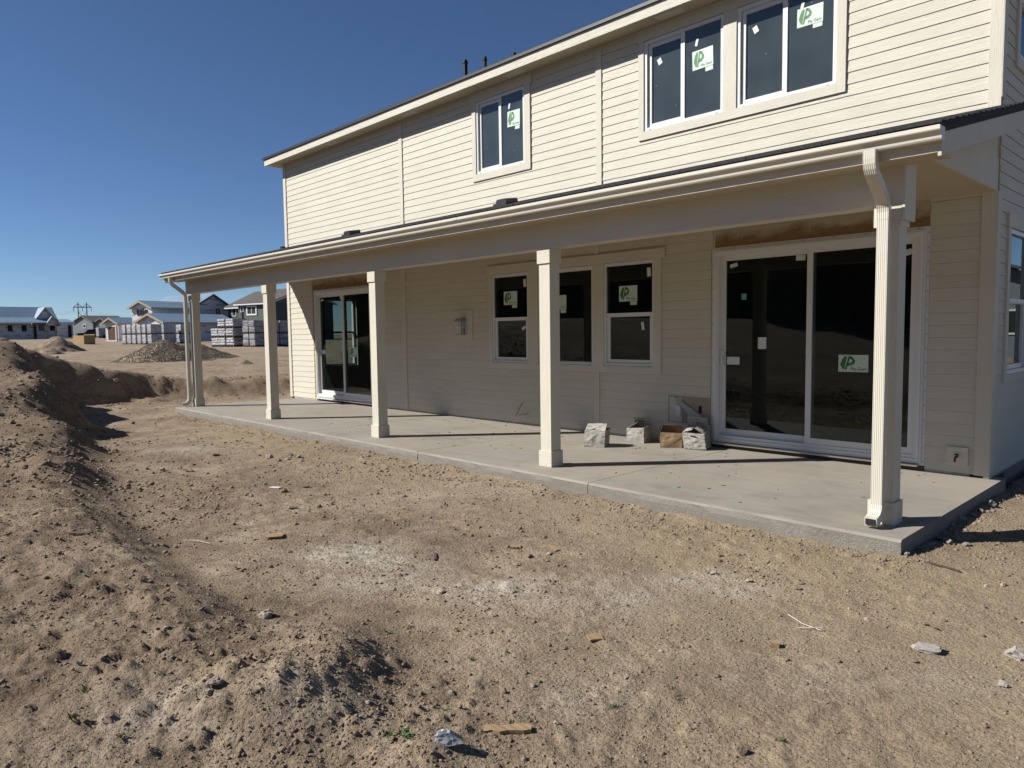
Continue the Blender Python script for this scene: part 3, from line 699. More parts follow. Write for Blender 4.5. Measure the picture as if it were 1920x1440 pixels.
def slider(D, left_active, st):
    x0, x1, z0, z1 = D; xm = (x0+x1)/2+.02
    d = part('sliding_door', house, M['vinyl'], *frame_boxes(x0, x1, z0, z1, .075, -.03, .08, .085), *frame_boxes(x0+.02, x1-.02, z0+.02, z1-.02, .03, -.042, -.03))
    fin = part('nailing_fin', d, M['vinyl'], *frame_boxes(x0-.032, x1+.032, z0-.02, z1+.03, .034, -.008, -.005))
    mb = MB()
    for k in range(17):
        zz = z0+.02+k*.145
        for xx in (x0-.018, x1+.018): mb.box(xx-.006, xx+.006, -.0115, -.008, zz-.006, zz+.006)
    for k in range(14):
        xx = x0+.1+k*.17; mb.box(xx-.006, xx+.006, -.0115, -.008, z1+.009, z1+.021)
    mb.build('roofing_nails', M['steel'], fin)
    part('door_panel', d, M['vinyl'], *frame_boxes(x0+.07, xm+.03, z0+.08, z1-.07, .068, .03, .065, .085))
    pane(d, x0+.138, xm-.038, z0+.165, z1-.138, .048)
    part('door_panel', d, M['vinyl'], *frame_boxes(xm-.04, x1-.07, z0+.08, z1-.07, .062, -.018, .022, .075))
    pane(d, xm+.022, x1-.132, z0+.155, z1-.132, .004)
    mb = MB().tube([(x0+.115, .03, 1.02), (x0+.115, -.012, 1.04), (x0+.115, -.022, 1.12), (x0+.115, -.012, 1.20), (x0+.115, .03, 1.22)], .011, 8)
    mb.build('handle', M['vinyl'], d)
    sticker(d, *st, .002, tagbox=False)
    tagp(d, x0+.19, z1-.23, .10, .045, .045, tilt=.22); tagp(d, xm-.20, z1-.20, .11, .06, .045, tilt=-.05)
    tagp(d, x0+.15, 1.04, .17, .095, .045)
    return d
d2 = slider(D2, True, (-1.43, .995, .315, .185)); d1 = slider(D1, True, (-11.55, 1.0, .26, .2))
tagp(d2, -2.62, 1.83, .065, .075, .045, 'teal'); tagp(d2, -2.40, 1.235, .105, .14, .045); tagp(d2, -.80, 2.19, .10, .06, .002, tilt=.3)
part('dust_cap', house, M['smooth'], (D2[0]+.02, D2[1]-.02, -.075, -.012, .048, .066))
part('dust_cap', house, M['vinyl'], (D1[0]+.02, D1[1]-.02, -.075, -.012, .048, .066))
# side windows
for S in (SWL, SWU):
    y0, y1, z0, z1 = S; zm = (z0+z1)/2+.02
    fr_ = part('window', house, M['vinyl'], *[(-.06, .018, a, b, c, d) for (a, b, _, _, c, d) in frame_boxes(y0, y1, z0, z1, .042, 0, 0)], (-.02, .008, y0+.042, y1-.042, zm-.02, zm+.02))
    part('sash', fr_, M['vinyl'], *[(-.04, -.006, a, b, c, d) for (a, b, _, _, c, d) in frame_boxes(y0+.045, y1-.045, z0+.045, zm+.02, .05, 0, 0)])
    for (a, b, c, d, xx) in ((y0+.09, y1-.09, z0+.09, zm, -.03), (y0+.042, y1-.042, zm, z1-.042, -.012)):
        MB().face([(xx, a, c), (xx, b, c), (xx, b, d), (xx, a, d)]).build('pane', M['glass'], fr_)
y0, y1, z0, z1 = LWIN[0]
fr_ = part('window', house, M['vinyl'], *[(HL-.018, HL+.06, a, b, c, d) for (a, b, _, _, c, d) in frame_boxes(y0, y1, z0, z1, .05, 0, 0)], (HL-.01, HL+.04, y0, y1, 1.5, 1.55))
MB().face([(HL+.03, y0, z0), (HL+.03, y1, z0), (HL+.03, y1, z1), (HL+.03, y0, z1)]).build('pane', M['glass'], fr_)
# rooms behind the glass
mb = MB()
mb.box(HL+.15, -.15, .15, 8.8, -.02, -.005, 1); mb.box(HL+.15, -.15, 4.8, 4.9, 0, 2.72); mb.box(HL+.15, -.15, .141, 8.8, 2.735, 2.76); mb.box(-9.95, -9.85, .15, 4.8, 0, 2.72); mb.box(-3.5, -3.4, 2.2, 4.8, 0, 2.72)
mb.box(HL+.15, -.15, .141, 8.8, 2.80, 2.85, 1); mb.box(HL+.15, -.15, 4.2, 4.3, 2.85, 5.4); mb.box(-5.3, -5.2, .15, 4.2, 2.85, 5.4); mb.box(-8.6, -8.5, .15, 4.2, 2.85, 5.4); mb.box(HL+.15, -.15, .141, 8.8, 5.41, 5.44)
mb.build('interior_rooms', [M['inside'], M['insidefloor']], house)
# ---- wall lantern
lan = part('wall_lantern', house, M['steel'], (-7.85, -7.72, -.05, -.03, 1.50, 1.68), (-7.87, -7.70, -.17, -.03, 1.665, 1.70), (-7.84, -7.73, -.155, -.045, 1.70, 1.72), (-7.86, -7.71, -.165, -.04, 1.445, 1.46))
part('lantern_bars', lan, M['vinyl'], *[(x, x+.008, y, y+.008, 1.46, 1.665) for x in (-7.86, -7.789, -7.718) for y in (-.166, -.108, -.05)], (-7.86, -7.71, -.166, -.158, 1.56, 1.568), (-7.718, -7.71, -.166, -.042, 1.56, 1.568), (-7.86, -7.852, -.166, -.042, 1.56, 1.568))
MB().tube([(-7.785, -.105, 1.465), (-7.785, -.105, 1.54), (-7.785, -.105, 1.60)], [.018, .026, .012], 8).build('bulb', M['paper'], lan)
# ---- upper roof
OV = .335; ZF0, ZF1 = 5.40, 5.565; XL, XR = -14.525, .325
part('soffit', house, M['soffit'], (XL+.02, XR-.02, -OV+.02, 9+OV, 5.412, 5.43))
for x in (-11.9, -9.2, -6.5, -3.7): part('soffit_vent', house, M['trim'], (x, x+.38, -.24, -.10, 5.4085, 5.412))
part('frieze', house, M['trim'], (HL+.1, -.085, -.0215, 0, 5.385, 5.4115))
fa = part('eave_fascia', house, M['fascia'], (XL, XR, -OV, -OV+.022, ZF0, ZF1))
SL = .34
roof = MB()
RY = 4.5; zr_ = ZF1+.0+SL*(RY+OV)
roof.prism([(XL-.02, -OV-.025, ZF1-.006), (XL-.02, -OV-.025, ZF1+.022), (XL-.02, RY, zr_+.03), (XL-.02, 9+OV+.025, ZF1+.022), (XL-.02, 9+OV+.025, ZF1-.006), (XL-.02, RY, zr_)], (XR-XL+.04, 0, 0))
ro = roof.build('upper_roof', M['shingle'], house)
part('drip_edge', ro, M['black'], (XL-.022, XR+.022, -OV-.03, -OV-.002, ZF1-.03, ZF1+.012))
for xx in (XL, XR-.022):
    MB().prism([(xx, -OV, ZF0), (xx, -OV, ZF1-.008), (xx, RY, zr_-.008), (xx, 9+OV, ZF1-.008), (xx, 9+OV, ZF0), (xx, RY, zr_-.17)], (.022, 0, 0)).build('rake_fascia', M['fascia'], house)
for xx in (HL+.02, -.14):
    MB().prism([(xx, 0, 5.44), (xx, RY, zr_-.06), (xx, 9, 5.44)], (.12, 0, 0)).build('gable_end', M['siding'], house)
# roof pipes
for (xx, top, rr) in ((-8.824, 6.577, .045), (-8.27, 6.484, .035), (-7.504, 6.337, .045)):
    pp = MB().tube([(xx, 1.0, 5.9), (xx, 1.0, top)], rr, 10).tube([(xx, 1.0, top-.06), (xx, 1.0, top-.03)], rr*1.25, 10)
    pp.build('vent_pipe', M['black'], ro)
# ---- porch roof
GY = -2.80; PXL, PXR = -14.42, .30
zw, zg = 3.500, 2.80
prf = MB().prism([(PXL, -2.735, zg-.012), (PXL, -2.745, zg+.012), (PXL, 0.0, zw+.004), (PXL, 0, zw-.05), (PXL, -2.70, zg-.05)], (PXR-PXL, 0, 0)).build('porch_roof', M['shingle'], house)
psl = (zw-zg)/2.74
for k in range(19):                       # shingle courses, each a lapped strip
    ya = -2.755+k*.1435; yb = ya+.15
    za = zg+(ya+2.74)*psl; zb_ = zg+(yb+2.74)*psl
    mb = MB(); xs = [PXL-.01]
    while xs[-1] < PXR-.4: xs.append(xs[-1]+R.choice((.30, .34, .38)))
    xs.append(PXR+.01)
    for a, b in zip(xs[:-1], xs[1:]):
        th = .012+R.uniform(0, .008)
        mb.prism([(a+.003, ya, za+.006), (a+.003, ya, za+.006+th), (a+.003, yb, zb_+.008), (a+.003, yb, zb_+.002)], (b-a-.006, 0, 0))
    mb.build('shingle_course', M['shingle'], prf)
part('wall_flashing', house, M['black'], (HL-.06, .06, -.034, -.0, 3.47, 3.522))
part('kickout_flashing', house, M['black'], (HL-.13, HL-.025, -.10, .02, 3.43, 3.55))
for xx in (PXL+.005, PXR-.027):           # porch rakes
    MB().prism([(xx, -2.70, zg-.20), (xx, -2.70, zg-.006), (xx, 0, zw-.006), (xx, 0, zw-.20)], (.022, 0, 0)).build('porch_rake', M['fascia'], house)
for x0, x1 in ((PXL+.03, HL), (.002, PXR-.028)):
    MB().prism([(x0, -2.69, zg-.17), (x0, -2.69, zg-.155), (x0, 0, zw-.155), (x0, 0, zw-.17)], (x1-x0, 0, 0)).build('rake_soffit', M['soffit'], house)
# fascia behind the gutter, eave soffit, beam, ceiling
part('porch_fascia', house, M['fascia'], (PXL+.028, PXR-.028, -2.702, -2.68, 2.625, 2.785))
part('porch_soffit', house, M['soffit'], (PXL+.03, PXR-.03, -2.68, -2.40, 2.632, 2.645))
BX0, BX1 = -14.0, -.030
part('porch_beam', house, M['trim'], (BX0, BX1, -2.42, -2.235, 2.365, 2.66))
part('beam_end_board', house, M['trimv'], (BX1, BX1+.022, -2.425, -2.20, 2.25, 2.745))
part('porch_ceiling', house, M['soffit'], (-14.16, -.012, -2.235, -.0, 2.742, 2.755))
for x0, x1 in ((-.012, .0), (-14.02, -14.0)):      # end headers closing the shed roof
    MB().prism([(x0, -2.40, 2.742), (x0, -2.40, 2.80), (x0, 0, 3.40), (x0, 0, 2.742)], (x1-x0, 0, 0)).build('porch_end_panel', M['soffit'], house)
MB().prism([(.0005, -2.20, 2.742), (.0005, -2.20, 2.762), (.0005, -1.16, 3.028), (.0005, -.031, 3.028), (.0005, -.031, 2.742)], (.0195, 0, 0)).build('end_header', M['trim'], house)
for k in range(2):
    z0 = 3.03+.122*k
    MB().prism([(.0008, -(zw-.175-z0)/psl, z0), (.0008, -(zw-.175-z0-.12)/psl, z0+.12), (.0008, -.032, z0+.12), (.0008, -.032, z0)], (.012, 0, 0)).build('siding_board', M['siding'], side)
part('gap_strip', house, M['darkwood'], (.001, .015, -.031, -.0285, 3.03, 3.23))
# ---- gutter (ogee profile) with end caps
gut_prof = [(-2.704, 2.775), (-2.704, 2.69), (-2.765, 2.69), (-2.772, 2.70), (-2.775, 2.715), (-2.79, 2.735), (-2.806, 2.745), (-2.810, 2.752), (-2.810, 2.775), (-2.802, 2.779), (-2.795, 2.775), (-2.795, 2.757), (-2.78, 2.747), (-2.765, 2.728), (-2.76, 2.703), (-2.71, 2.703), (-2.71, 2.775)]
g = MB().prism([(PXL-.01, a, b) for a, b in gut_prof], (PXR-PXL+.02, 0, 0)).build('gutter', M['smooth'], house)
for xx in (PXL-.014, PXR+.010):
    MB().prism([(xx, a, b) for a, b in gut_prof[:9]]+[(xx, -2.704, 2.7751)], (.004, 0, 0)).build('gutter_end_cap', M['smooth'], g)
part('gutter_seam', g, M['smooth'], *[(x, x+.03, -2.8125, -2.8095, 2.752, 2.776) for x in (-9.1, -4.6)])
# ---- downspouts: ribbed rectangular pipe, two elbows, kick-out
def downspout(xc):
    w, d = .041, .031
    prof = []
    for i in range(6):
        u = -w+2*w*i/6.
        prof += [(u+.001, -d), (u+2*w/6*.45, -d), (u+2*w/6*.5, -d+.002), (u+2*w/6*.95, -d+.002)]
    prof += [(w, -d), (w, d), (-w, d)]
    prof = [(u, -v) for u, v in prof][::-1]
    up = [(xc, -2.765, 2.70), (xc, -2.765, 2.64), (xc, -2.762, 2.61), (xc, -2.752, 2.582), (xc, -2.735, 2.556), (xc, -2.712, 2.534), (xc, -2.57, 2.428), (xc, -2.535, 2.40), (xc, -2.508, 2.372), (xc, -2.492, 2.34), (xc, -2.485, 2.305), (xc, -2.485, 2.25)]
    o = MB().sweep(up[::-1], prof, (1, 0, 0)).build('downspout', M['smooth'], house)
    prof2 = [(u*.96, v*.96) for u, v in prof]
    o2 = MB().sweep([(xc, -2.485, .13), (xc, -2.485, 2.30)], prof2, (1, 0, 0)).build('pipe', M['smooth'], o)
    kick = [(xc, -2.61, .052), (xc, -2.575, .058), (xc, -2.53, .078), (xc, -2.495, .115), (xc, -2.485, .16)]
    MB().sweep(kick, [(u*1.06, v*1.06) for u, v in prof], (1, 0, 0)).build('kickout_elbow', M['smooth'], o)
    MB().box(xc-.036, xc+.036, -2.6155, -2.612, .03, .076).build('spout_mouth', M['void'], o)
    
downspout(-.127); downspout(-13.865)
# ---- posts
for k, xc in enumerate((-.126, -3.595, -6.945, -10.318, -13.79)):
    yc = -2.328; h = .0775
    p = part('porch_post', house, M['trimv'], (xc-h, xc+h, yc-h, yc+h, 0.001, 2.37))
    hp = .0935
    part('plinth', p, M['trim'], (xc-hp, xc+hp, yc-hp, yc-h, .002, .172), (xc-hp, xc+hp, yc+h, yc+hp, .002, .172), (xc-hp, xc-h, yc-h, yc+h, .0015, .172), (xc+h, xc+hp, yc-h, yc+h, .0015, .172))
    part('cap', p, M['trim'], (xc-hp, xc+hp, yc-hp, yc+hp, 2.208, 2.368))
# ---- roof vents
def rvent(x, y):
    z = zg+(y+2.74)*psl
    mb = MB(); prof = [(-.115, 0), (-.115, .06), (-.10, .10), (-.075, .115), (.075, .115), (.10, .10), (.115, .06), (.115, 0)]
    mb.prism([(x+a, y-.11, z+b-.03) for a, b in prof], (0, .24, .04))
    o = mb.build('roof_vent', M['black'], house)
    part('vent_flange', o, M['black'], (x-.14, x+.14, y-.14, y+.16, z-.03, z+.022))
rvent(-6.05, -.62); rvent(-10.45, -.55)

# ------------------------------------------------------------------ loose stones, clods, scraps on the dirt
def ico(sub=1):
    t = (1+5**.5)/2
    v = [np.array(p, float) for p in [(-1, t, 0), (1, t, 0), (-1, -t, 0), (1, -t, 0), (0, -1, t), (0, 1, t), (0, -1, -t), (0, 1, -t), (t, 0, -1), (t, 0, 1), (-t, 0, -1), (-t, 0, 1)]]
    v = [p/np.linalg.norm(p) for p in v]
    f = [(0, 11, 5), (0, 5, 1), (0, 1, 7), (0, 7, 10), (0, 10, 11), (1, 5, 9), (5, 11, 4), (11, 10, 2), (10, 7, 6), (7, 1, 8), (3, 9, 4), (3, 4, 2), (3, 2, 6), (3, 6, 8), (3, 8, 9), (4, 9, 5), (2, 4, 11), (6, 2, 10), (8, 6, 7), (9, 8, 1)]
    for _ in range(sub):
        mid = {}; nf = []
        def md(a, b):
            k = (min(a, b), max(a, b))
            if k not in mid: p = v[a]+v[b]; v.append(p/np.linalg.norm(p)); mid[k] = len(v)-1
            return mid[k]
        for a, b, c in f:
            x, y, z = md(a, b), md(b, c), md(c, a); nf += [(a, x, z), (b, y, x), (c, z, y), (x, y, z)]
        f = nf
    return np.array(v), f
I0, F0 = ico(0); I2, F2 = ico(2)
def rock_mesh(seed, sx, sy, sz, rough=.28):
    rr = np.random.default_rng(seed); v = I2.copy()
    for _ in range(9):                      # chop with random planes for flat facets
        n_ = rr.normal(size=3); n_ /= np.linalg.norm(n_); d = rr.uniform(.45, .9); q = v@n_; v = v-np.outer(np.clip(q-d, 0, None), n_)
    v = v*(1+rough*.3*rr.normal(size=(len(v), 1)))
    v = v*np.array([sx, sy, sz]); me = bpy.data.meshes.new('stone'); me.from_pydata([tuple(p) for p in v], [], F2); me.update(); return me
ROCKS = [rock_mesh(100+i, *d) for i, d in enumerate(((1, .8, .62), (1, .9, .7), (1.1, .7, .5), (.95, .8, .75), (1.5, .7, .55), (1.0, .85, .4)))]
def stone(px, py, rpx, mat, label, group, k=None, lift=.45, rot=None):
    p, t = hit(px, py); r = rpx*t/FPX*.95
    me = ROCKS[k if k is not None else R.randrange(len(ROCKS))].copy(); me.materials.clear(); me.materials.append(M[mat])
    o = bpy.data.objects.new('stone', me); COL.objects.link(o); o.scale = (r, r, r); o.location = (p[0], p[1], p[2]+r*lift*.6)
    o.rotation_euler = (R.uniform(-.3, .3), R.uniform(-.3, .3), R.uniform(0, 6.3) if rot is None else rot)
    return tag(o, label, 'stone', group)
G1 = 'loose stones on the dirt'
stone(497, 1157, 17, 'stone', 'angular fist-sized tan stone above the spoil mound', G1, 1)
stone(1744, 1221, 22, 'white_stone', 'long whitish concrete lump with a dark broken end', G1, 4, rot=.55)
stone(1906, 1232, 26, 'white_stone', 'biggest chunky whitish rubble lump lying on the dirt', G1, 0)
stone(1879, 1287, 12, 'white_stone', 'small pale rubble lump near the two whitish chunks', G1, 3)
stone(1390, 1410, 17, 'clod', 'round brown dirt clod with a dark shaded side', G1, 0)
stone(404, 1282, 18, 'stone', 'flat buff stone on the shoulder of the spoil mound', G1, 2)
stone(393, 1299, 12, 'stone', 'smaller buff stone touching the flat one on the mound', G1, 0)
stone(533, 923, 9, 'clod', 'dark clod at the end of a white plastic sliver', G1, 1)
stone(505, 859, 9, 'stone', 'stone leading a cluster of pebbles opposite the second post', G1, 1)
stone(1337, 1076, 9, 'white_stone', 'bright flat stone beside the chalky streak', G1, 5)
stone(827, 1112, 11, 'stone', 'light flat stone with dark crumbs beside the chalky patch', G1, 5)
for (px, py, r_) in ((846, 1300, 8), (946, 1298, 7), (1045, 1357, 9), (999, 1287, 7), (771, 1285, 8), (730, 1318, 8), (748, 1080, 7), (993, 1045, 8), (1030, 1040, 7), (1502, 1095, 6), (1713, 1240, 7), (1630, 1155, 7), (1627, 1164, 8),
                     (1593, 1143, 5), (1403, 1091, 9), (1493, 1105, 10), (1347, 1053, 7), (1350, 1044, 6), (542, 1035, 6), (551, 953, 8), (576, 914, 6), (217, 714, 6), (72, 902, 6), (133, 908, 8), (304, 882, 6), (359, 885, 7), (404, 855, 7),
                     (165, 808, 8), (140, 880, 5), (248, 795, 6), (148, 782, 5), (522, 865, 7), (538, 862, 6), (545, 855, 6), (560, 858, 6), (1420, 1068, 6), (700, 1305, 9), (690, 1318, 7), (560, 1313, 7), (600, 1240, 6), (397, 1228, 6),
                     (312, 1178, 7), (266, 1090, 5), (281, 1091, 5), (150, 1245, 8), (1130, 1290, 6), (1240, 1222, 6), (1104, 1313, 6), (1060, 1217, 6), (1175, 1270, 5), (1880, 1098, 8), (1850, 1100, 6), (1735, 1172, 7), (1755, 1180, 7), (1770, 1165, 6),
                     (920, 1378, 6), (905, 1412, 8), (800, 1352, 8), (470, 1365, 7), (375, 1402, 8), (1900, 1160, 6)):
    stone(px, py, r_, R.choice(('stone', 'stone', 'clod', 'clod')), 'small tan stone lying loose on the bare dirt', 'small stones scattered over the bare dirt')
for (px, py, r_) in ((1733, 1012, 13), (1746, 1022, 9), (1760, 1012, 10), (1778, 1020, 12), (1795, 1013, 9), (1812, 1022, 9), (1720, 1030, 9), (1800, 975, 13), (1783, 985, 8), (1840, 960, 9), (1855, 948, 14), (1825, 968, 8), (1700, 1040, 7), (1770, 1000, 8)):
    stone(px, py, r_, 'grey_clod', 'grey crumbly concrete lump spilled beside the slab end', 'concrete lumps beside the slab end')

# small pebbles and crumbs: uncountable
def scatter(name, n, rmin, rmax, smin, smax, mat, label, seed, dens=None, flat=.7):
    g = np.random.default_rng(seed)
    r = np.exp(g.uniform(math.log(rmin), math.log(rmax), n*6)); a = YAW+g.uniform(-math.radians(40), math.radians(40), n*6)
    x = CAM[0]+r*np.sin(a); y = CAM[1]+r*np.cos(a)
    keep = ~((x > SLAB[0]-.03) & (x < SLAB[1]+.03) & (y > SLAB[2]-.03)) & ~((x > -14.4) & (x < .1) & (y > -.1))
    if dens is not None: keep &= g.uniform(size=len(x)) < dens(x, y)
    x, y, r = x[keep][:n], y[keep][:n], r[keep][:n]; n = len(x)
    s = smin*(smax/smin)**(g.uniform(size=n)**2.8)*np.clip(r/5., .6, 1.7)
    z = height(x, y)+s*.12
    ax = g.normal(size=(n, 3, 3)); q, _ = np.linalg.qr(ax)
    sc = g.uniform(.65, 1.25, size=(n, 1, 3)); nv = len(I0)
    base = I0[None]*(1+.18*g.normal(size=(n, nv, 1)))*sc
    v = np.einsum('nij,nvj->nvi', q, base)*s[:, None, None]; v[:, :, 2] *= flat
    v += np.stack([x, y, z], -1)[:, None]
    f = np.array(F0)[None]+(np.arange(n)*nv)[:, None, None]
    me = bpy.data.meshes.new(name); me.vertices.add(n*nv); me.vertices.foreach_set('co', v.astype(np.float32).ravel())
    me.loops.add(n*60); me.loops.foreach_set('vertex_index', f.astype(np.int32).ravel()); me.polygons.add(n*20)
    me.polygons.foreach_set('loop_start', (np.arange(n*20)*3).astype(np.int32)); me.update(calc_edges=True); me.materials.append(M[mat])
    o = bpy.data.objects.new(name, me); COL.objects.link(o); return tag(o, label, 'gravel', kind='stuff')
def dens_all(x, y):
    d = .10+1.3*np.clip(fbm(x, y, 1.0, 4, 61)*1.7, 0, 1)
    e = np.maximum(SLAB[2]-y, 0); d = np.where((x < .3) & (x > -14) & (e < .35), 1., d); return d
def dens_bank(x, y):
    b = np.maximum(sstep(0, -.6, y+4.9+.14*(x+10))*sstep(-2, -6, x), sstep(-16.3, -17, x)*sstep(-20, -18.5, x)); mnd = np.exp(-(((x+.9)/1.1)**2+((y+6.7)/.5)**2))
    return np.clip(.03+.35*np.clip(fbm(x, y, 1.2, 4, 67)*2-.25, 0, 1)+.6*b*np.clip(.5+fbm(x, y, 1.5, 3, 68)*2, 0, 1)+.95*mnd, 0, 1)
scatter('pebbles', 26000, 2.2, 22, .0022, .0140, 'pebble', 'fine tan pebbles and crumbs strewn over the bare dirt', 3, dens_all)
def dens_far(x, y):
    toe = np.interp(x, [-17, -13.1, -10.1, -6.5, -4.45, -2.6, -1.9, 0], [-4.0, -4.4, -5.0, -5.9, -6.09, -6.36, -6.45, -6.75])-y
    return np.clip(np.maximum(sstep(-.5, .1, toe)*sstep(-5, -8, x), sstep(-15.8, -16.6, x)*sstep(-21, -18.5, x)*sstep(16, 10, y))*(.25+1.6*np.clip(fbm(x, y, .8, 3, 91)+.1, 0, 1)), 0, 1)
scatter('bank_clods', 9000, 7, 32, .005, .024, 'clod', 'broken brown clods covering the cut bank and terrace edge', 12, dens_far, .85)
scatter('soil_crumbs', 18000, 2.2, 26, .003, .020, 'clod', 'crumbled brown soil clods on the bank and the mound', 4, dens_bank)

def grit(n, seed=17):
    g = np.random.default_rng(seed); r = np.exp(g.uniform(math.log(2.2), math.log(11), n)); a = YAW+g.uniform(-math.radians(39), math.radians(39), n)
    x = CAM[0]+r*np.sin(a); y = CAM[1]+r*np.cos(a); k = ~((x > SLAB[0]-.02) & (x < SLAB[1]+.02) & (y > SLAB[2]-.02)) & (g.uniform(size=n) < .35+1.2*np.clip(fbm(x, y, 1.1, 3, 88)+.2, 0, 1))
    x, y, r = x[k], y[k], r[k]; n = len(x); s = g.uniform(.0022, .0052, n)*np.clip(r/5, .7, 1.6); z = height(x, y)+s*.2
    base = np.array([(1, 0, 0), (0, 1, 0), (-1, 0, 0), (0, -1, 0), (0, 0, 1), (0, 0, -1)], float)*g.uniform(.6, 1.3, size=(n, 6, 1)); c, s2 = np.cos(g.uniform(0, 6.3, n)), np.sin(g.uniform(0, 6.3, n))
    v = base*s[:, None, None]; vx = v[..., 0]*c[:, None]-v[..., 1]*s2[:, None]; v[..., 1] = v[..., 0]*s2[:, None]+v[..., 1]*c[:, None]; v[..., 0] = vx; v += np.stack([x, y, z], -1)[:, None]
    f = np.array([(0, 1, 4), (1, 2, 4), (2, 3, 4), (3, 0, 4), (1, 0, 5), (2, 1, 5), (3, 2, 5), (0, 3, 5)])[None]+(np.arange(n)*6)[:, None, None]
    me = bpy.data.meshes.new('grit'); me.vertices.add(n*6); me.vertices.foreach_set('co', v.astype(np.float32).ravel()); me.loops.add(n*24); me.loops.foreach_set('vertex_index', f.astype(np.int32).ravel())
    me.polygons.add(n*8); me.polygons.foreach_set('loop_start', (np.arange(n*8)*3).astype(np.int32)); me.update(calc_edges=True); me.materials.append(M['pebble'])
    o = bpy.data.objects.new('grit', me); COL.objects.link(o); tag(o, 'coarse sandy grit covering the bare dirt', 'grit', kind='stuff')
grit(100000)

# scraps
def slab_scrap(name, px, py, lpx, wpx, th, ang, mat, label, cat, ragged=.15):
    p, t = hit(px, py); L, Wd = lpx*t/FPX, wpx*t/FPX
    c, s_ = math.cos(ang), math.sin(ang); mb = MB(); n_ = 7; pts = []
    top = [(-L/2+L*i/(n_-1), Wd/2*(1+R.uniform(-ragged, ragged))) for i in range(n_)]; bot = [(L/2-L*i/(n_-1), -Wd/2*(1+R.uniform(-ragged, ragged))) for i in range(n_)]
    for (u, w) in top+bot:
        x = p[0]+CU[0]*(u*c-w*s_)+CW[0]*(u*s_+w*c); y = p[1]+CU[1]*(u*c-w*s_)+CW[1]*(u*s_+w*c); pts.append((x, y, max(p[2], gz(p[0], p[1]))+.003))
    mb.prism(pts[::-1], (0, 0, th)); return tag(mb.build(name, M[mat], xf=None), label, cat)
slab_scrap('wood_scrap', 952, 1371, 88, 22, .014, .02, 'wood', 'long splintered brown stick of wood lying by itself', 'wood scrap', .3)
slab_scrap('wood_scrap', 515, 1006, 30, 26, .012, .25, 'wood', 'tan cut board offcut opposite the second post', 'wood scrap')
slab_scrap('wood_scrap', 1116, 1198, 27, 26, .010, .15, 'wood', 'thin tan wedge-shaped wood chip near pale dirt', 'wood scrap')
slab_scrap('wood_scrap', 966, 1026, 20, 16, .008, .0, 'wood', 'flat brown wood chip beyond the chalky patch', 'wood scrap')
slab_scrap('wood_scrap', 1040, 1029, 10, 34, .008, .3, 'wood', 'narrow brown wood sliver pointing at the house', 'wood scrap')
slab_scrap('wood_scrap', 153, 1002, 36, 16, .012, -.1, 'darkwood', 'dark weathered wood piece on the left bank', 'wood scrap')
slab_scrap('wood_scrap', 816, 1045, 5, 40, .008, .1, 'darkwood', 'thin dark stick beside the chalky patch', 'wood scrap')
slab_scrap('wood_scrap', 1770, 1064, 5, 60, .006, .5, 'darkwood', 'thin dark stick beyond the whitish rubble', 'wood scrap')
slab_scrap('plastic_sliver', 516, 915, 20, 10, .006, -.25, 'paper', 'white plastic sliver touching a dark clod', 'plastic scrap')
slab_scrap('plastic_strip', 971, 894, 44, 22, .018, -.12, 'orange', 'orange plastic strip lying along the slab edge', 'plastic scrap')
slab_scrap('wood_shim', 925, 887, 26, 14, .006, -.16, 'straw', 'pale wood shim against the slab edge beside orange strip', 'wood scrap')
slab_scrap('wood_shim', 753, 856, 44, 12, .006, -.15, 'straw', 'pale thin wood strip along the slab edge', 'wood scrap')
p, t_ = hit(1453, 1213); w = 15*t_/FPX/2
MB().box(-w, w, -w, w, 0, w*1.5).build('wood_block', M['wood'], xf=lambda q: np.array([p[0]+.9*q[0]-.43*q[1], p[1]+.43*q[0]+.9*q[1], p[2]-.004+q[2]]))
tag(bpy.data.objects['wood_block'], 'small square-cut brown wood block casting a short shadow', 'wood block')
def straws(px, py, pts, label):
    p, t_ = hit(px, py); mb = MB()
    for pl in pts:
        mb.tube([p+np.array([*(CU[:2]*a+CW[:2]*b), .012+.02*c])*1. for a, b, c in pl], .0028, 4)
    return tag(mb.build('dry_stem', M['straw']), label, 'dry stem')
straws(1520, 1178, [[(-.07, .14, .5), (-.03, .03, 0), (.03, -.06, 0)], [(-.08, -.02, 0), (.05, -.04, .4)]], 'forked white dry plant stem lying on open dirt')
straws(1622, 1040, [[(-.13, -.04, 0), (0, 0, .6), (.06, .08, 1.6)]], 'curved pale dry stem just off the slab corner')
straws(370, 1018, [[(-.12, .03, .2), (0, .0, .4), (.13, -.07, .2)]], 'thin pale twig on the left slope')
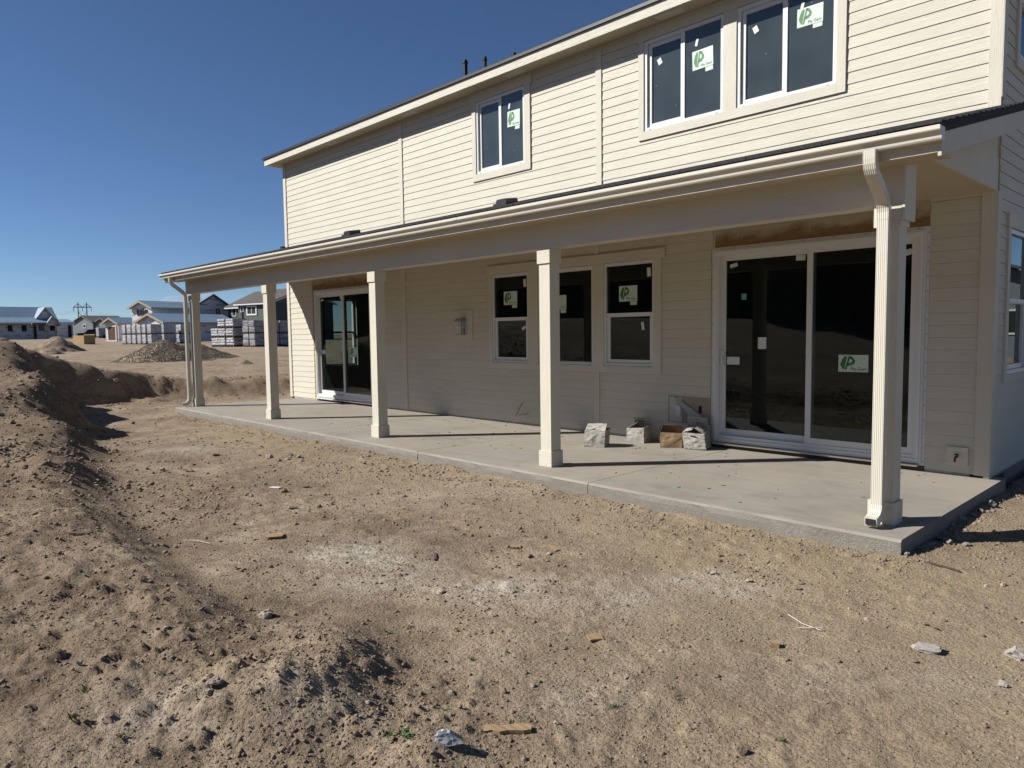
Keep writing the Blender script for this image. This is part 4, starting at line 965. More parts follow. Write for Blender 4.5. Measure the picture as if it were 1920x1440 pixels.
# weeds
def weed(px, py, s, mat='weed'):
    p, _ = hit(px, py); mb = MB()
    for k in range(16):
        a = R.uniform(0, 6.28); l_ = s*R.uniform(.5, 1); e = R.uniform(.15, 1.1); w = s*.09
        d = np.array([math.cos(a)*math.cos(e), math.sin(a)*math.cos(e), math.sin(e)]); q = np.array([-math.sin(a), math.cos(a), 0])
        b0 = p+np.array([R.uniform(-.3, .3)*s, R.uniform(-.3, .3)*s, -.003]); m1 = b0+d*l_*.55; e1 = b0+d*l_-np.array([0, 0, l_*.15])
        mb.face([b0-q*w*.3, b0+q*w*.3, m1+q*w, m1-q*w]); mb.face([m1-q*w, m1+q*w, e1])
    return tag(mb.build('weed', M[mat]), 'small green weed sprouting from the bare dirt' if mat == 'weed' else 'small yellowish weed on the left foreground slope', 'weed', 'weeds sprouting from the dirt')
for (px, py, s) in ((728, 1380, .045), (766, 1382, .06), (888, 1240, .04), (1147, 1325, .035), (1585, 1372, .03), (1470, 1389, .035), (770, 1176, .03), (729, 1187, .035), (766, 1178, .03), (953, 1225, .03), (960, 1358, .035), (992, 1350, .028), (887, 1302, .02), (835, 1331, .025), (145, 1411, .03), (916, 1143, .03)): weed(px, py, s)
for (px, py, s) in ((165, 1296, .05), (148, 1351, .06), (228, 1381, .04)): weed(px, py, s, 'weed2')
# silvery crumpled film on the mound's end
p, t_ = hit(840, 1397); fm = rock_mesh(300, .055, .035, .035, .35); fm.name = 'crumpled_film'; fm.materials.append(M['film'])
o = bpy.data.objects.new('crumpled_film', fm); COL.objects.link(o); o.location = (p[0], p[1], p[2]+.022); o.rotation_euler = (0, 0, .7)
tag(o, 'crumpled silvery plastic film beside the spoil mound', 'plastic scrap')

# ------------------------------------------------------------------ cartons, dead branch, crumbs on the slab
def carton(cx, cy, yaw, sx, sy, h, flaps, label, mat='carton', tilt=0, seed=1):
    """flaps: opening angle per side (-x,+x,-y,+y); 0 = closed flat, 90 = upright, >90 = folded outwards"""
    root = empty('carton', (cx, cy, 0), label, 'carton', 'ragged cartons on the porch slab'); rr = random.Random(seed); sk1, sk2, sk3 = rr.uniform(-.16, .16), rr.uniform(-.16, .16), rr.uniform(-.12, .12)
    c, s_ = math.cos(yaw), math.sin(yaw); ct, st = math.cos(tilt), math.sin(tilt)
    def xf(q):
        x, y, z = q; z = z*(1+sk1*x/sx+sk2*y/sy); x += sk3*z; x, z = x*ct+z*st, -x*st+z*ct
        return np.array([cx+x*c-y*s_, cy+x*s_+y*c, z+abs(st)*sx*.5+.002])
    hx, hy = sx/2, sy/2; th = .005
    def panel(name, p0, p1, p2, p3, nrm, nn=6, bulge=.010, m_=mat):
        mb = MB(); P = [np.array(q, float) for q in (p0, p1, p2, p3)]; nrm = np.array(nrm, float)
        for side_ in (0, 1):
            for i in range(nn):
                for j in range(nn):
                    u, w = i/(nn-1), j/(nn-1); q = (P[0]*(1-u)+P[1]*u)*(1-w)+(P[3]*(1-u)+P[2]*u)*w
                    if side_ == 0: mb.v.append(None)
                    k_ = i*nn+j
                    if side_ == 0:
                        e_ = bulge*math.sin(u*3.14)*math.sin(w*3.14)*rr.uniform(.2, 1.6)+rr.uniform(-.25, .25)*bulge; mb.v[k_] = tuple(q+nrm*e_)
                    else: mb.v.append(tuple(np.array(mb.v[k_])-nrm*th))
        N_ = nn*nn
        for i in range(nn-1):
            for j in range(nn-1):
                a = i*nn+j; mb.f.append((a, a+nn, a+nn+1, a+1)); mb.m.append(0); mb.f.append((N_+a, N_+a+1, N_+a+nn+1, N_+a+nn)); mb.m.append(0)
        for k in range(nn-1):
            for (a, b) in ((k, k+1), ((nn-1)*nn+k+1, (nn-1)*nn+k), ((k+1)*nn, k*nn), (k*nn+nn-1, (k+1)*nn+nn-1)):
                mb.f.append((a, b, N_+b, N_+a)); mb.m.append(0)
        return mb.build(name, M[m_], root, xf)
    panel('side_panel', (-hx, -hy, 0), (hx, -hy, 0), (hx, -hy, h), (-hx, -hy, h), (0, -1, 0)); panel('side_panel', (hx, hy, 0), (-hx, hy, 0), (-hx, hy, h), (hx, hy, h), (0, 1, 0))
    panel('side_panel', (hx, -hy, 0), (hx, hy, 0), (hx, hy, h), (hx, -hy, h), (1, 0, 0)); panel('side_panel', (-hx, hy, 0), (-hx, -hy, 0), (-hx, -hy, h), (-hx, hy, h), (-1, 0, 0))
    part('bottom_panel', root, M['card'], (-hx+.01, hx-.01, -hy+.01, hy-.01, 0, .006), xf=xf)
    for i, an in enumerate(flaps):
        if an is None: continue
        a = math.radians(an); L = min(sx, sy)*.52
        if i < 2:
            sg = -1 if i == 0 else 1; dx, dz = -sg*math.cos(a)*L, math.sin(a)*L
            panel('flap', (sg*hx, -hy, h), (sg*hx, hy, h), (sg*hx+dx, hy*.92, h+dz+.004), (sg*hx+dx, -hy*.92, h+dz), (0, 0, 1), 4, .010)
        else:
            sg = -1 if i == 2 else 1; dy, dz = -sg*math.cos(a)*L, math.sin(a)*L
            panel('flap', (-hx, sg*hy, h), (hx, sg*hy, h), (hx*.92, sg*hy+dy, h+dz), (-hx*.92, sg*hy+dy, h+dz), (0, 0, 1), 4, .010)
    lin = MB(); n_ = 7
    for i in range(n_):
        for j in range(n_):
            lin.v.append((-hx*.9+2*hx*.9*i/(n_-1), -hy*.9+2*hy*.9*j/(n_-1), h*(.62+rr.uniform(-.16, .22))))
    for i in range(n_-1):
        for j in range(n_-1): lin.f.append((i*n_+j, (i+1)*n_+j, (i+1)*n_+j+1, i*n_+j+1)); lin.m.append(0)
    lin.build('plastic_liner', M['liner'], root, xf)
    return root
carton(-4.10, -.93, .42, .27, .25, .215, (15, None, 38, 12), 'torn white printed carton standing alone out in the sun', seed=5)
carton(-3.90, -.28, .15, .25, .24, .205, (25, None, None, 62), 'white printed carton with a torn side, close to the wall', seed=6)
carton(-3.36, -.34, .55, .27, .25, .18, (115, None, None, 45), 'open brown-sided carton with one flap raised', 'card', seed=7)
carton(-3.02, -.27, .28, .27, .25, .215, (20, 32, None, 95), 'white printed carton with a hand slot, by the large sliding door', tilt=-.04, seed=8)
part('hand_slot', bpy.data.objects['carton.003'], M['void'], (-3.04, -2.965, -.412, -.406, .165, .178), xf=None)
mb = MB(); rb = random.Random(21)
def branch(p, d, l, r, dep):
    d = d/np.linalg.norm(d); q = p+d*l*.5+np.array([rb.uniform(-1, 1), rb.uniform(-.5, .5), rb.uniform(-.6, 1)])*l*.08; e = p+d*l
    mb.tube([p, q, e], [r, r*.8, r*.6], 4, cap=False)
    if dep == 0: return
    for k in range(3 if dep > 1 else 2):
        nd = d+np.array([rb.uniform(-.9, .9), rb.uniform(-.3, .3), rb.uniform(-.5, .6)]); branch(p+(e-p)*rb.uniform(.45, 1), nd, l*rb.uniform(.5, .8), r*.62, dep-1)
branch(np.array([-6.52, -.22, .012]), np.array([.62, .10, .55]), .26, .004, 4); branch(np.array([-6.42, -.2, .05]), np.array([.8, .1, .2]), .22, .003, 3)
tag(mb.build('dead_branch', M['twig']), 'dry leafless tumbleweed branch leaning on the porch wall', 'branch')
mb = MB(); rd = random.Random(5)
for k in range(90):
    x, y = rd.uniform(-9, -.3), rd.uniform(-2.5, -.2); a = rd.uniform(0, 6.3); l_ = rd.uniform(.004, .022)
    mb.box(-l_, l_, -.003, .003, 0, .004)
    for i in range(-8, 0):
        q = mb.v[i]; mb.v[i] = (x+q[0]*math.cos(a)-q[1]*math.sin(a), y+q[0]*math.sin(a)+q[1]*math.cos(a), .0008+q[2])
tag(mb.build('slab_litter', M['darkwood']), 'tiny scraps and splinters strewn on the porch slab', 'litter', kind='stuff')

# ------------------------------------------------------------------ the building site beyond
def ground_at(px, dist):
    d = ray(px, 640); d[2] = 0; d /= np.linalg.norm(d); p = CAM+d*dist; p[2] = float(height(np.array([p[0]]), np.array([p[1]]), False)[0]); return p, d
def ext(K, d, px):
    q = K-CAM; t = (px-960)/FPX; d = np.array(d); return (t*(q@MROT[2])-q@MROT[0])/(d@MROT[0]-t*(d@MROT[2]))
def zat(K, py):
    q = K-CAM; q = q*np.array([1, 1, 0])+np.array([0, 0, -CAM[2]]); t = (py-720)/FPX; u = np.array([0, 0, 1.]); return (t*(q@MROT[2])-q@MROT[1])/(u@MROT[1]-t*(u@MROT[2]))
class Frame:
    """right-angled frame at the nearest corner K: X runs right and back, Y runs left and back"""
    def __init__(s, px, dist, rot=45, z=None):
        s.K, w = ground_at(px, dist)
        if z is not None: s.K[2] = z
        u = np.array([w[1], -w[0], 0]); a = math.radians(rot)
        s.bx = u*math.cos(a)+w*math.sin(a); s.by = -u*math.sin(a)+w*math.cos(a)
    def X(s, px): return ext(s.K, s.bx, px)
    def Y(s, px): return ext(s.K, s.by, px)
    def Z(s, py, X=0, Y=0): return zat(s.K+s.bx*X+s.by*Y, py)-s.K[2]
    def xf(s, q): return s.K+s.bx*q[0]+s.by*q[1]+np.array([0, 0, q[2]])
def block(root, F, X0, X1, Y0, Y1, ze, zr, ridge, wall, roofm, rake, z0=-.4, ov=.45):
    mb = MB()
    if ridge == 'X':
        ym = (Y0+Y1)/2; mb.prism([(X0, Y0, z0), (X0, Y0, ze), (X0, ym, zr), (X0, Y1, ze), (X0, Y1, z0)], (X1-X0, 0, 0))
    else:
        xm = (X0+X1)/2; mb.prism([(X0, Y0, z0), (X0, Y0, ze), (xm, Y0, zr), (X1, Y0, ze), (X1, Y0, z0)], (0, Y1-Y0, 0))
    w_ = mb.build('wall', wall, root, F.xf)
    t = .13
    mr = MB(); rk = MB()
    if ridge == 'X':
        sl_ = (zr-ze)/(ym-Y0)
        for sg, e in ((-1, Y0-ov), (1, Y1+ov)):
            za = ze-sl_*ov; P = [(X0-ov, e, za+.03), (X0-ov, ym, zr+.03), (X0-ov, ym, zr+.03+t), (X0-ov, e, za+.03+t)]
            mr.prism(P if sg > 0 else P[::-1], (X1-X0+2*ov, 0, 0))
            rk.prism([(X0-ov-.04, e, za-.12), (X0-ov-.04, ym, zr-.12), (X0-ov-.04, ym, zr+.06), (X0-ov-.04, e, za+.06)], (.05, 0, 0))
        rk.box(X0-ov, X1+ov, Y0-ov-.04, Y0-ov, ze-sl_*ov-.12, ze-sl_*ov+.05)
    else:
        sl_ = (zr-ze)/(xm-X0)
        for sg, e in ((1, X0-ov), (-1, X1+ov)):
            za = ze-sl_*ov; P = [(e, Y0-ov, za+.03), (xm, Y0-ov, zr+.03), (xm, Y0-ov, zr+.03+t), (e, Y0-ov, za+.03+t)]
            mr.prism(P if sg > 0 else P[::-1], (0, Y1-Y0+2*ov, 0))
            rk.prism([(e, Y0-ov-.04, za-.12), (xm, Y0-ov-.04, zr-.12), (xm, Y0-ov-.04, zr+.06), (e, Y0-ov-.04, za+.06)], (0, .05, 0))
        rk.box(X0-ov-.04, X0-ov, Y0-ov, Y1+ov, ze-sl_*ov-.12, ze-sl_*ov+.05)
    r_ = mr.build('roof', roofm, root, F.xf); rk.build('rake_board', rake, r_, F.xf); return w_, r_
def fwin(root, F, face, s0, s1, z0, z1, frame=None, glass=None, mull=True, name='window', off=0.):
    fm = frame or M['wtrim']; gm = glass or M['void']
    def bx(a, b, c, d, e0, e1): return (off-e1, off-e0, a, b, c, d) if face == 'X' else (a, b, off-e1, off-e0, c, d)
    w = max(.09, (s1-s0)*.10)
    o = part(name, root, fm, bx(s0, s0+w, z0, z1, .02, .09), bx(s1-w, s1, z0, z1, .02, .09), bx(s0+w, s1-w, z0, z0+w, .02, .09), bx(s0+w, s1-w, z1-w, z1, .02, .09), *([bx((s0+s1)/2-.04, (s0+s1)/2+.04, z0+w, z1-w, .025, .08)] if mull else []), xf=F.xf)
    part('pane', o, gm, bx(s0+w*.8, s1-w*.8, z0+w*.8, z1-w*.8, .015, .035), xf=F.xf); return o
def order(a, b): return (min(a, b), max(a, b))
# -- white wrapped two-storey house with blue roofs
F = Frame(363, 112, 38); hD = empty('far_house', F.K, 'unfinished two-storey house in white housewrap with blue roofing felt', 'house')
Xr = F.X(436); ze = F.Z(576); zr = F.Z(553, Xr/2); Yl = F.Y(283)
block(hD, F, 0, Xr, 0, Yl, ze, zr, 'Y', M['wrap'], M['under'], M['darkwood'])
x0 = F.X(407); fwin(hD, F, 'Y', x0, F.X(414), F.Z(592, x0), F.Z(579, x0), M['spacer'], M['pwrap2'], False)
F2_ = Frame(288, 107, 38); block(hD, F2_, 0, 7., 0, F2_.Y(250), F2_.Z(576), F2_.Z(565.5, 0, F2_.Y(250)/2), 'X', M['wrap'], M['under'], M['rawrake'])
for a, b in ((260.5, 264), (266, 269.2), (270.5, 273.5), (275.5, 279.5)):
    q = order(F2_.Y(a), F2_.Y(b)); fwin(hD, F2_, 'X', *q, F2_.Z(591), F2_.Z(580), M['spacer'], M['void'], False)
F3 = Frame(309, 101, 38); block(hD, F3, 0, 11., 0, F3.Y(260), F3.Z(603.5), F3.Z(589.5, 0, F3.Y(260)/2), 'X', M['wrap'], M['under'], M['rawrake'])
q = order(F3.Y(266), F3.Y(303)); fwin(hD, F3, 'X', *q, .0, F3.Z(608), M['wrap'], M['void'], False, 'garage_door')
F4 = Frame(223, 114, 38); block(hD, F4, 0, 9., 0, F4.Y(199), F4.Z(605), F4.Z(597, 0, F4.Y(199)/2), 'X', M['wrap'], M['under'], M['rawrake'])
q = order(F4.Y(203), F4.Y(220)); fwin(hD, F4, 'X', *q, .0, F4.Z(610), M['wtrim'], M['brownin'], False, 'garage_door')
# -- dark green two-storey house
F = Frame(511, 104, 38); hE = empty('far_house', F.K, 'dark green two-storey house with white trim and brown-grey roof', 'house')
Ye = F.Y(449); Yl = F.Y(424)
ze = F.Z(566); block(hE, F, 0, 11., 0, Ye, ze, F.Z(541, 5.5), 'Y', M['dgreen'], M['droof'], M['wtrim'])
block(hE, F, .5, 10.5, Ye+.05, Yl, F.Z(574, 0, Ye), F.Z(547, 5, Ye), 'Y', M['dgreen'], M['droof'], M['wtrim'])
part('shaded_side_panel', hE, M['navy'], (.02, 10.98, -.03, -.001, -.3, ze-.1), xf=F.xf)  # darker sheet paints the shade onto this side wall
for (a, b, t_, bt) in ((465, 484, 572.5, 591), (467, 486, 603.5, 618)):
    q = order(F.Y(a), F.Y(b)); fwin(hE, F, 'X', *q, F.Z(bt, 0, q[0]), F.Z(t_, 0, q[0]))
for (a, b, t_, bt) in ((432, 440, 575, 593),): q = order(F.Y(a), F.Y(b)); fwin(hE, F, 'X', *q, F.Z(bt, 0, q[0]), F.Z(t_, 0, q[0]), None, None, False, off=.5)
q = order(F.Y(454), F.Y(459.5)); fwin(hE, F, 'X', *q, F.Z(585, 0, q[0]), F.Z(574.5, 0, q[0]), None, None, False)
ym = F.Y(460.5); zz = F.Z(607, 0, ym)
MB().prism([(-1.2, ym-1.1, zz), (-1.2, ym, F.Z(597, 0, ym)), (-1.2, ym+1.1, zz)], (1.2, 0, 0)).build('porch_gable', M['navy'], hE, F.xf)
part('belt_trim', hE, M['wtrim'], (-.1, .0, F.Y(449), F.Y(436.5), F.Z(603), F.Z(603)+.2), xf=F.xf)
part('downpipe', hE, M['black'], (-.12, -.02, ym+.35, ym+.47, 1.5, ze), xf=F.xf)
# -- long single-storey wrapped house
F = Frame(108, 168, 14); hA = empty('far_house', F.K, 'long single-storey house in white housewrap with pale blue roof', 'house')
ze = F.Z(605.5); Yd = 9.
def yfl(px): return 0
Fa = F
xl = Fa.X(-60)
bb = MB()
block(hA, F, xl, 0, 0, Yd, ze, F.Z(577, -4, Yd/2), 'X', M['wrap'], M['under'], M['rawrake'])
xg0, xg1 = F.X(64), F.X(108); block(hA, F, xg0, xg1-.05, -.3, 6., ze+.2, F.Z(577.5, (xg0+xg1)/2), 'Y', M['wrap'], M['under'], M['rawrake'])
xp0, xp1 = F.X(84), F.X(102); block(hA, F, xp0, xp1, -2.2, -.5, ze-.05, F.Z(594.5, (xp0+xp1)/2, -2), 'Y', M['wrap'], M['under'], M['rawrake'], z0=ze-.5)
MB().prism([(xl, -2.4, ze-.1), (xl, -2.4, ze+.04), (xl, .2, ze+1.05), (xl, .2, ze+.9)], (xp0-xl, 0, 0)).build('porch_roof', M['under'], hA, F.xf)
for pxp in (84, 99.5):
    xx = F.X(pxp); part('porch_post', hA, M['rawrake'], (xx-.1, xx+.1, -2.2, -2.0, -.3, ze-.1), xf=F.xf)
for (a, b, t_, bt) in ((15.5, 24.5, 606.5, 620.5), (42, 51, 606.5, 620.5), (94, 105, 607, 620)):
    q = order(F.X(a), F.X(b)); fwin(hA, F, 'Y', *q, F.Z(bt), F.Z(t_), M['spacer'], M['void'], off=-.31 if a > 60 else 0.)
q = order(F.X(63.5), F.X(68.5)); fwin(hA, F, 'Y', *q, 0, F.Z(607.5), M['spacer'], M['void'], False, 'door', off=-.31)
q = order(F.X(73), F.X(83)); fwin(hA, F, 'Y', *q, F.Z(620), F.Z(608), M['spacer'], M['greyside'], False, off=-.31)
# -- low white garage and grey gabled house between
F = Frame(139, 190, 20); hB = empty('far_house', F.K, 'low white wrapped garage wing with a dark door', 'house')
block(hB, F, F.X(100), 0, 0, 8., F.Z(605), F.Z(599.5, 0, 4), 'X', M['wrap'], M['under'], M['wtrim'], ov=.3)
q = order(F.X(127), F.X(136)); fwin(hB, F, 'Y', *q, 0, F.Z(609), M['wtrim'], M['void'], False, 'garage_door')
F = Frame(176, 215, 30); hC = empty('far_house', F.K, 'grey gabled house with dark roof below the power pylon', 'house')
block(hC, F, 0, 9., 0, F.Y(139), F.Z(603), F.Z(592.5, 0, F.Y(139)/2), 'X', M['greyside'], M['droof'], M['greyside'])
block(hC, F, .5, 12., -6., -.02, F.Z(606), F.Z(597, 3, -3), 'X', M['greyside'], M['droof'], M['greyside'])
q = order(F.Y(163), F.Y(157)); fwin(hC, F, 'X', *q, F.Z(615), F.Z(607), None, None, False)
# -- pylon with wires
K, w = ground_at(157.5, 380); u = np.array([w[1], -w[0], 0])
py_ = empty('power_pylon', K, 'grey wooden H-frame power pylon with crossarm and braces', 'pylon')
pf = lambda q: K+u*q[0]+w*q[1]+np.array([0, 0, q[2]])
zt = zat(K, 567)-K[2]; zc = zat(K, 576)-K[2]; ua, ub = ext(K, u, 149.5), ext(K, u, 165.6); uc0, uc1 = ext(K, u, 141.), ext(K, u, 174.)
for uu in (ua, ub): MB().tube([(uu, 0, -2), (uu, 0, zt)], [.32, .2], 6).build('pole', M['pole'], py_, pf)
MB().tube([(uc0, 0, zc), (uc1, 0, zc)], .2, 4).build('crossarm', M['pole'], py_, pf)
um = (ua+ub)/2
for a, b in (((uc0, 0, zc), (ua, 0, zt-.6)), ((ua, 0, zt-.6), (um, 0, zc)), ((um, 0, zc), (ub, 0, zt-.6)), ((ub, 0, zt-.6), (uc1, 0, zc)), ((ua, 0, zc-2.2), (ub, 0, zc-6)), ((ub, 0, zc-2.2), (ua, 0, zc-6))):
    MB().tube([a, b], .11, 4).build('brace', M['pole'], py_, pf)
for uu in (uc0, um, uc1): MB().tube([(uu, 0, zc), (uu, 0, zc-1.7)], .14, 5).build('insulator', M['pole'], py_, pf)
for uu in (uc0, um, uc1):
    for sg in (-1, 1):
        pts = [(uu+sg*s_*170, s_*60*sg+0, zc-1.7-7*4*s_*(1-s_)+(-1 if sg > 0 else 0)*s_) for s_ in np.linspace(0, 1, 12)]
        MB().tube(pts, .022, 3).build('wire', M['pole'], py_, pf)
# -- OSB box, truck, trailer
F = Frame(157.5, 92, 30); bx_ = empty('osb_bin', F.K, 'open waist-high bin of bare yellow OSB panels', 'bin')
Yb, Xb = F.Y(137.5), F.X(178.5); hb_ = F.Z(629)
for nm, b in (('panel', (0, .03, 0, Yb, -.2, hb_)), ('panel', (0.03, Xb, 0, .03, -.2, hb_*1.03)), ('panel', (Xb, Xb+.03, 0, Yb, -.2, hb_*1.12)), ('panel', (.03, Xb, Yb-.03, Yb, -.2, hb_))): part(nm, bx_, M['osb2'], b, xf=F.xf)
def truck(px, dist, rot, label, mat):
    F = Frame(px, dist, rot); t = empty('pickup_truck', F.K, label, 'truck'); L_, Wd = 5.6, 1.95
    mb = MB().prism([(0, 0, .45), (0, 0, 1.05), (1.35, 0, 1.12), (1.9, 0, 1.15), (3.6, 0, 1.15), (5.6, 0, 1.12), (5.6, 0, .5)], (0, Wd, 0)); mb.build('body', mat, t, F.xf)
    MB().prism([(1.4, .1, 1.12), (2.0, .18, 1.82), (3.35, .18, 1.82), (3.6, .1, 1.12)], (0, Wd-.25, 0)).build('cab', mat, t, F.xf)
    MB().prism([(1.62, .07, 1.2), (2.08, .12, 1.72), (3.25, .12, 1.72), (3.42, .07, 1.2)], (0, .04, 0)).build('side_window', M['void'], t, F.xf)
    for xx in (1.0, 4.5):
        for yy in (.0, Wd-.25):
            o_ = MB().tube([(xx, yy-.02, .38), (xx, yy+.26, .38)], .38, 14).build('wheel', M['tyre'], t, F.xf); MB().tube([(xx, yy-.03, .38), (xx, yy-.021, .38)], .2, 10).build('rim', M['steel'], o_, F.xf)
    return t
truck(146, 172, 12, 'dark pickup truck parked before the grey gabled house', M['carpaint'])
F = Frame(186, 165, 15); tr_ = empty('utility_trailer', F.K, 'white box trailer parked by the small wrapped garage', 'trailer')
part('box_body', tr_, M['pwrap2'], (0, 2.6, 0, 1.8, .45, 2.0), xf=F.xf); part('roof_cap', tr_, M['wtrim'], (-.04, 2.64, -.04, 1.84, 2.0, 2.08), xf=F.xf)
for xx in (1.0, 1.7): MB().tube([(xx, -.05, .36), (xx, .2, .36)], .36, 12).build('wheel', M['tyre'], tr_, F.xf)
MB().tube([(2.6, .9, .5), (3.6, .9, .45)], .06, 5).build('drawbar', M['steel'], tr_, F.xf)
# -- pallets
def pallet(F, ox, oy, L, D, h, z, m1, layers, label, group, seed, sag=.03):
    rr = random.Random(seed); t = empty('pallet_stack', F.xf(np.array([ox, oy, z])), label, 'pallet', group)
    part('pallet_base', t, M['darkwood'], *[(ox+.02, ox+D-.02, oy+a, oy+a+.12, z, z+.12) for a in (.02, L/2-.06, L-.14)], (ox, ox+D, oy, oy+L, z+.12, z+.14), xf=F.xf)
    lh = (h-.14)/layers
    for k in range(layers):
        z0 = z+.14+k*lh; mb = MB(); n_ = 4; j = lambda: rr.uniform(-sag, sag)
        c = .035
        x0, x1, y0, y1 = ox+j(), ox+D+j(), oy+j(), oy+L+j(); z1 = z0+lh-.012
        ring = lambda zz, e: [(x0+e, y0+e+c, zz), (x0+e+c, y0+e, zz), (x1-e-c, y0+e, zz), (x1-e, y0+e+c, zz), (x1-e, y1-e-c, zz), (x1-e-c, y1-e, zz), (x0+e+c, y1-e, zz), (x0+e, y1-e-c, zz)]
        e1 = .05 if layers > 2 else .02
        rings = [ring(z0, e1), ring(z0+lh*.25, 0), ring(z0+lh*.75, 0), ring(z1, e1)]
        for r_ in rings: mb.v += [(a, b, c_+rr.uniform(-.01, .01)) for a, b, c_ in r_]
        for a in range(3):
            for b in range(8): mb.f.append((a*8+b, a*8+(b+1) % 8, a*8+8+(b+1) % 8, a*8+8+b)); mb.m.append(0)
        mb.f.append(tuple(range(24, 32))); mb.m.append(0); mb.f.append(tuple(range(8))[::-1]); mb.m.append(0)
        mb.build('wrapped_layer', m1, t, F.xf)
    return t
ORD = ('first', 'second', 'third', 'fourth', 'fifth', 'sixth'); TIER = ('bottom', 'upper', 'top')
def rows(F, cells, lab, grp, mat, layers, h):
    for i, (ox, oy, L, D, nt_) in enumerate(cells):
        for k in range(nt_):
            pallet(F, ox, oy, L, D, h, k*(h+.005), mat, layers, lab.format(t=TIER[k] if nt_ < 3 or k != 1 else 'middle', o=ORD[i]), grp, int(1000+ox*37+oy*91+k*7))
Fp = Frame(284, 84, 38); dy = Fp.Y(227)/6
rows(Fp, [(0, i*dy, dy*.80, 1.3, 2) for i in range(6)], '{t} narrow white-wrapped pallet, {o} in its row from the gravel pile', 'narrow white pallets before the wrapped house', M['pwrap'], 1, 1.06)
Fq = Frame(308, 88, 38); rows(Fq, [(0, 0, .85, 1.45, 2), (1.9, -.4, .85, 1.6, 2)], '{t} grey-sided pallet behind the gravel piles, {o} from the narrow row', 'grey pallets behind the gravel piles', M['pwrap'], 1, 1.06)
Fs = Frame(438, 66, 38); rows(Fs, [(0, 0, 1.0, 1.15, 3), (0, 1.12, .95, 1.15, 3), (.1, 2.2, .9, 1.1, 2)], '{t} bulging white sack pallet, {o} stack from the grey block pallets', 'sack pallets between the end posts', M['pwrap'], 3, .80)
Ft = Frame(478, 64.5, 38); rows(Ft, [(0, .85, .75, 1.2, 2), (0, 0, .75, 1.3, 2), (1.4, 0, .75, 1.2, 2), (2.7, .05, .8, .95, 2)], '{t} grey block pallet before the green house, {o} from the sacks', 'block pallets before the dark green house', M['pwrap2'], 2, 1.12)
# -- piles
def pile(name, px, dist, wpx, hpy, mat, label, n_=64, pebbles=0, seed=1, sq=1., mesh_mat=None):
    K, w = ground_at(px, dist); rad = wpx*dist*.88/FPX; H = max(.2, zat(K, hpy)-K[2])
    ang = np.linspace(0, 2*np.pi, n_, endpoint=False); rr = np.linspace(0, 1, 26); mb = MB()
    def prof(x, y):
        r = np.hypot(x, y)/rad; r = r*(1+.16*fbm(np.asarray(x)+seed*3.1, np.asarray(y), 1.3/rad*2, 2, seed))
        cone = 1-np.sqrt(r*r+.035); return H*np.clip(cone/(1-.187), -.1, 1)*1.0+.035*fbm(np.asarray(x), np.asarray(y), 3.2, 3, seed+2)
    for q in rr:
        for a in ang:
            x, y = q*rad*1.08*math.cos(a), q*rad*1.08*math.sin(a)*sq
            mb.v.append((K[0]+x, K[1]+y, 0))
    V = np.array(mb.v); Z = prof(V[:, 0]-K[0], (V[:, 1]-K[1])/sq); V[:, 2] = height(V[:, 0], V[:, 1], False)+Z-.02; mb.v = [tuple(p) for p in V]
    for i in range(len(rr)-1):
        for j in range(n_): mb.f.append((i*n_+j, (i+1)*n_+j, (i+1)*n_+(j+1) % n_, i*n_+(j+1) % n_)); mb.m.append(0)
    o = tag(mb.build(name, mesh_mat or M[mat], smooth=True), label, 'pile')
    if pebbles:
        g = np.random.default_rng(seed); r = np.sqrt(g.uniform(size=pebbles))*rad*1.12; a = g.uniform(0, 6.283, pebbles); x, y = r*np.cos(a), r*np.sin(a)*sq
        z = height(K[0]+x, K[1]+y, False)+np.maximum(prof(x, y/sq), 0)-.01; s = g.uniform(.012, .028, pebbles)
        q, _ = np.linalg.qr(g.normal(size=(pebbles, 3, 3))); nv = len(I0)
        v = np.einsum('nij,nvj->nvi', q, I0[None]*g.uniform(.7, 1.2, size=(pebbles, 1, 3)))*s[:, None, None]+np.stack([K[0]+x, K[1]+y, z], -1)[:, None]
        f = np.array(F0)[None]+(np.arange(pebbles)*nv)[:, None, None]
        me = bpy.data.meshes.new('gravel'); me.vertices.add(pebbles*nv); me.vertices.foreach_set('co', v.astype(np.float32).ravel()); me.loops.add(pebbles*60)
        me.loops.foreach_set('vertex_index', f.astype(np.int32).ravel()); me.polygons.add(pebbles*20); me.polygons.foreach_set('loop_start', (np.arange(pebbles*20)*3).astype(np.int32)); me.update(calc_edges=True); me.materials.append(M['gravel'])
        c = bpy.data.objects.new('gravel_stones', me); COL.objects.link(c); c.parent = o; c['kind'] = 'stuff'
    return o
pile('gravel_pile', 306, 39, 82, 637.5, 'gravel', 'round-topped pile of tan gravel left of the end post', pebbles=9500, seed=4, sq=1.0)
pile('gravel_pile', 358, 42, 84, 643, 'gravel', 'second lower gravel pile partly behind the end post', pebbles=8500, seed=9)
pile('dirt_pile', 106, 62, 46, 630.5, 'clod', 'brown dirt pile rising behind the bank before the far houses', seed=5, mesh_mat=M['dirt'])
pile('dirt_pile', 92, 55, 26, 652, 'clod', 'low brown dirt heap in front of the taller pile', seed=6, mesh_mat=M['dirt'])
pile('dirt_heap', 458, 33, 20, 684, 'clod', 'low heap of dark clods between the two end posts', seed=7, pebbles=0, mesh_mat=M['dirt'])

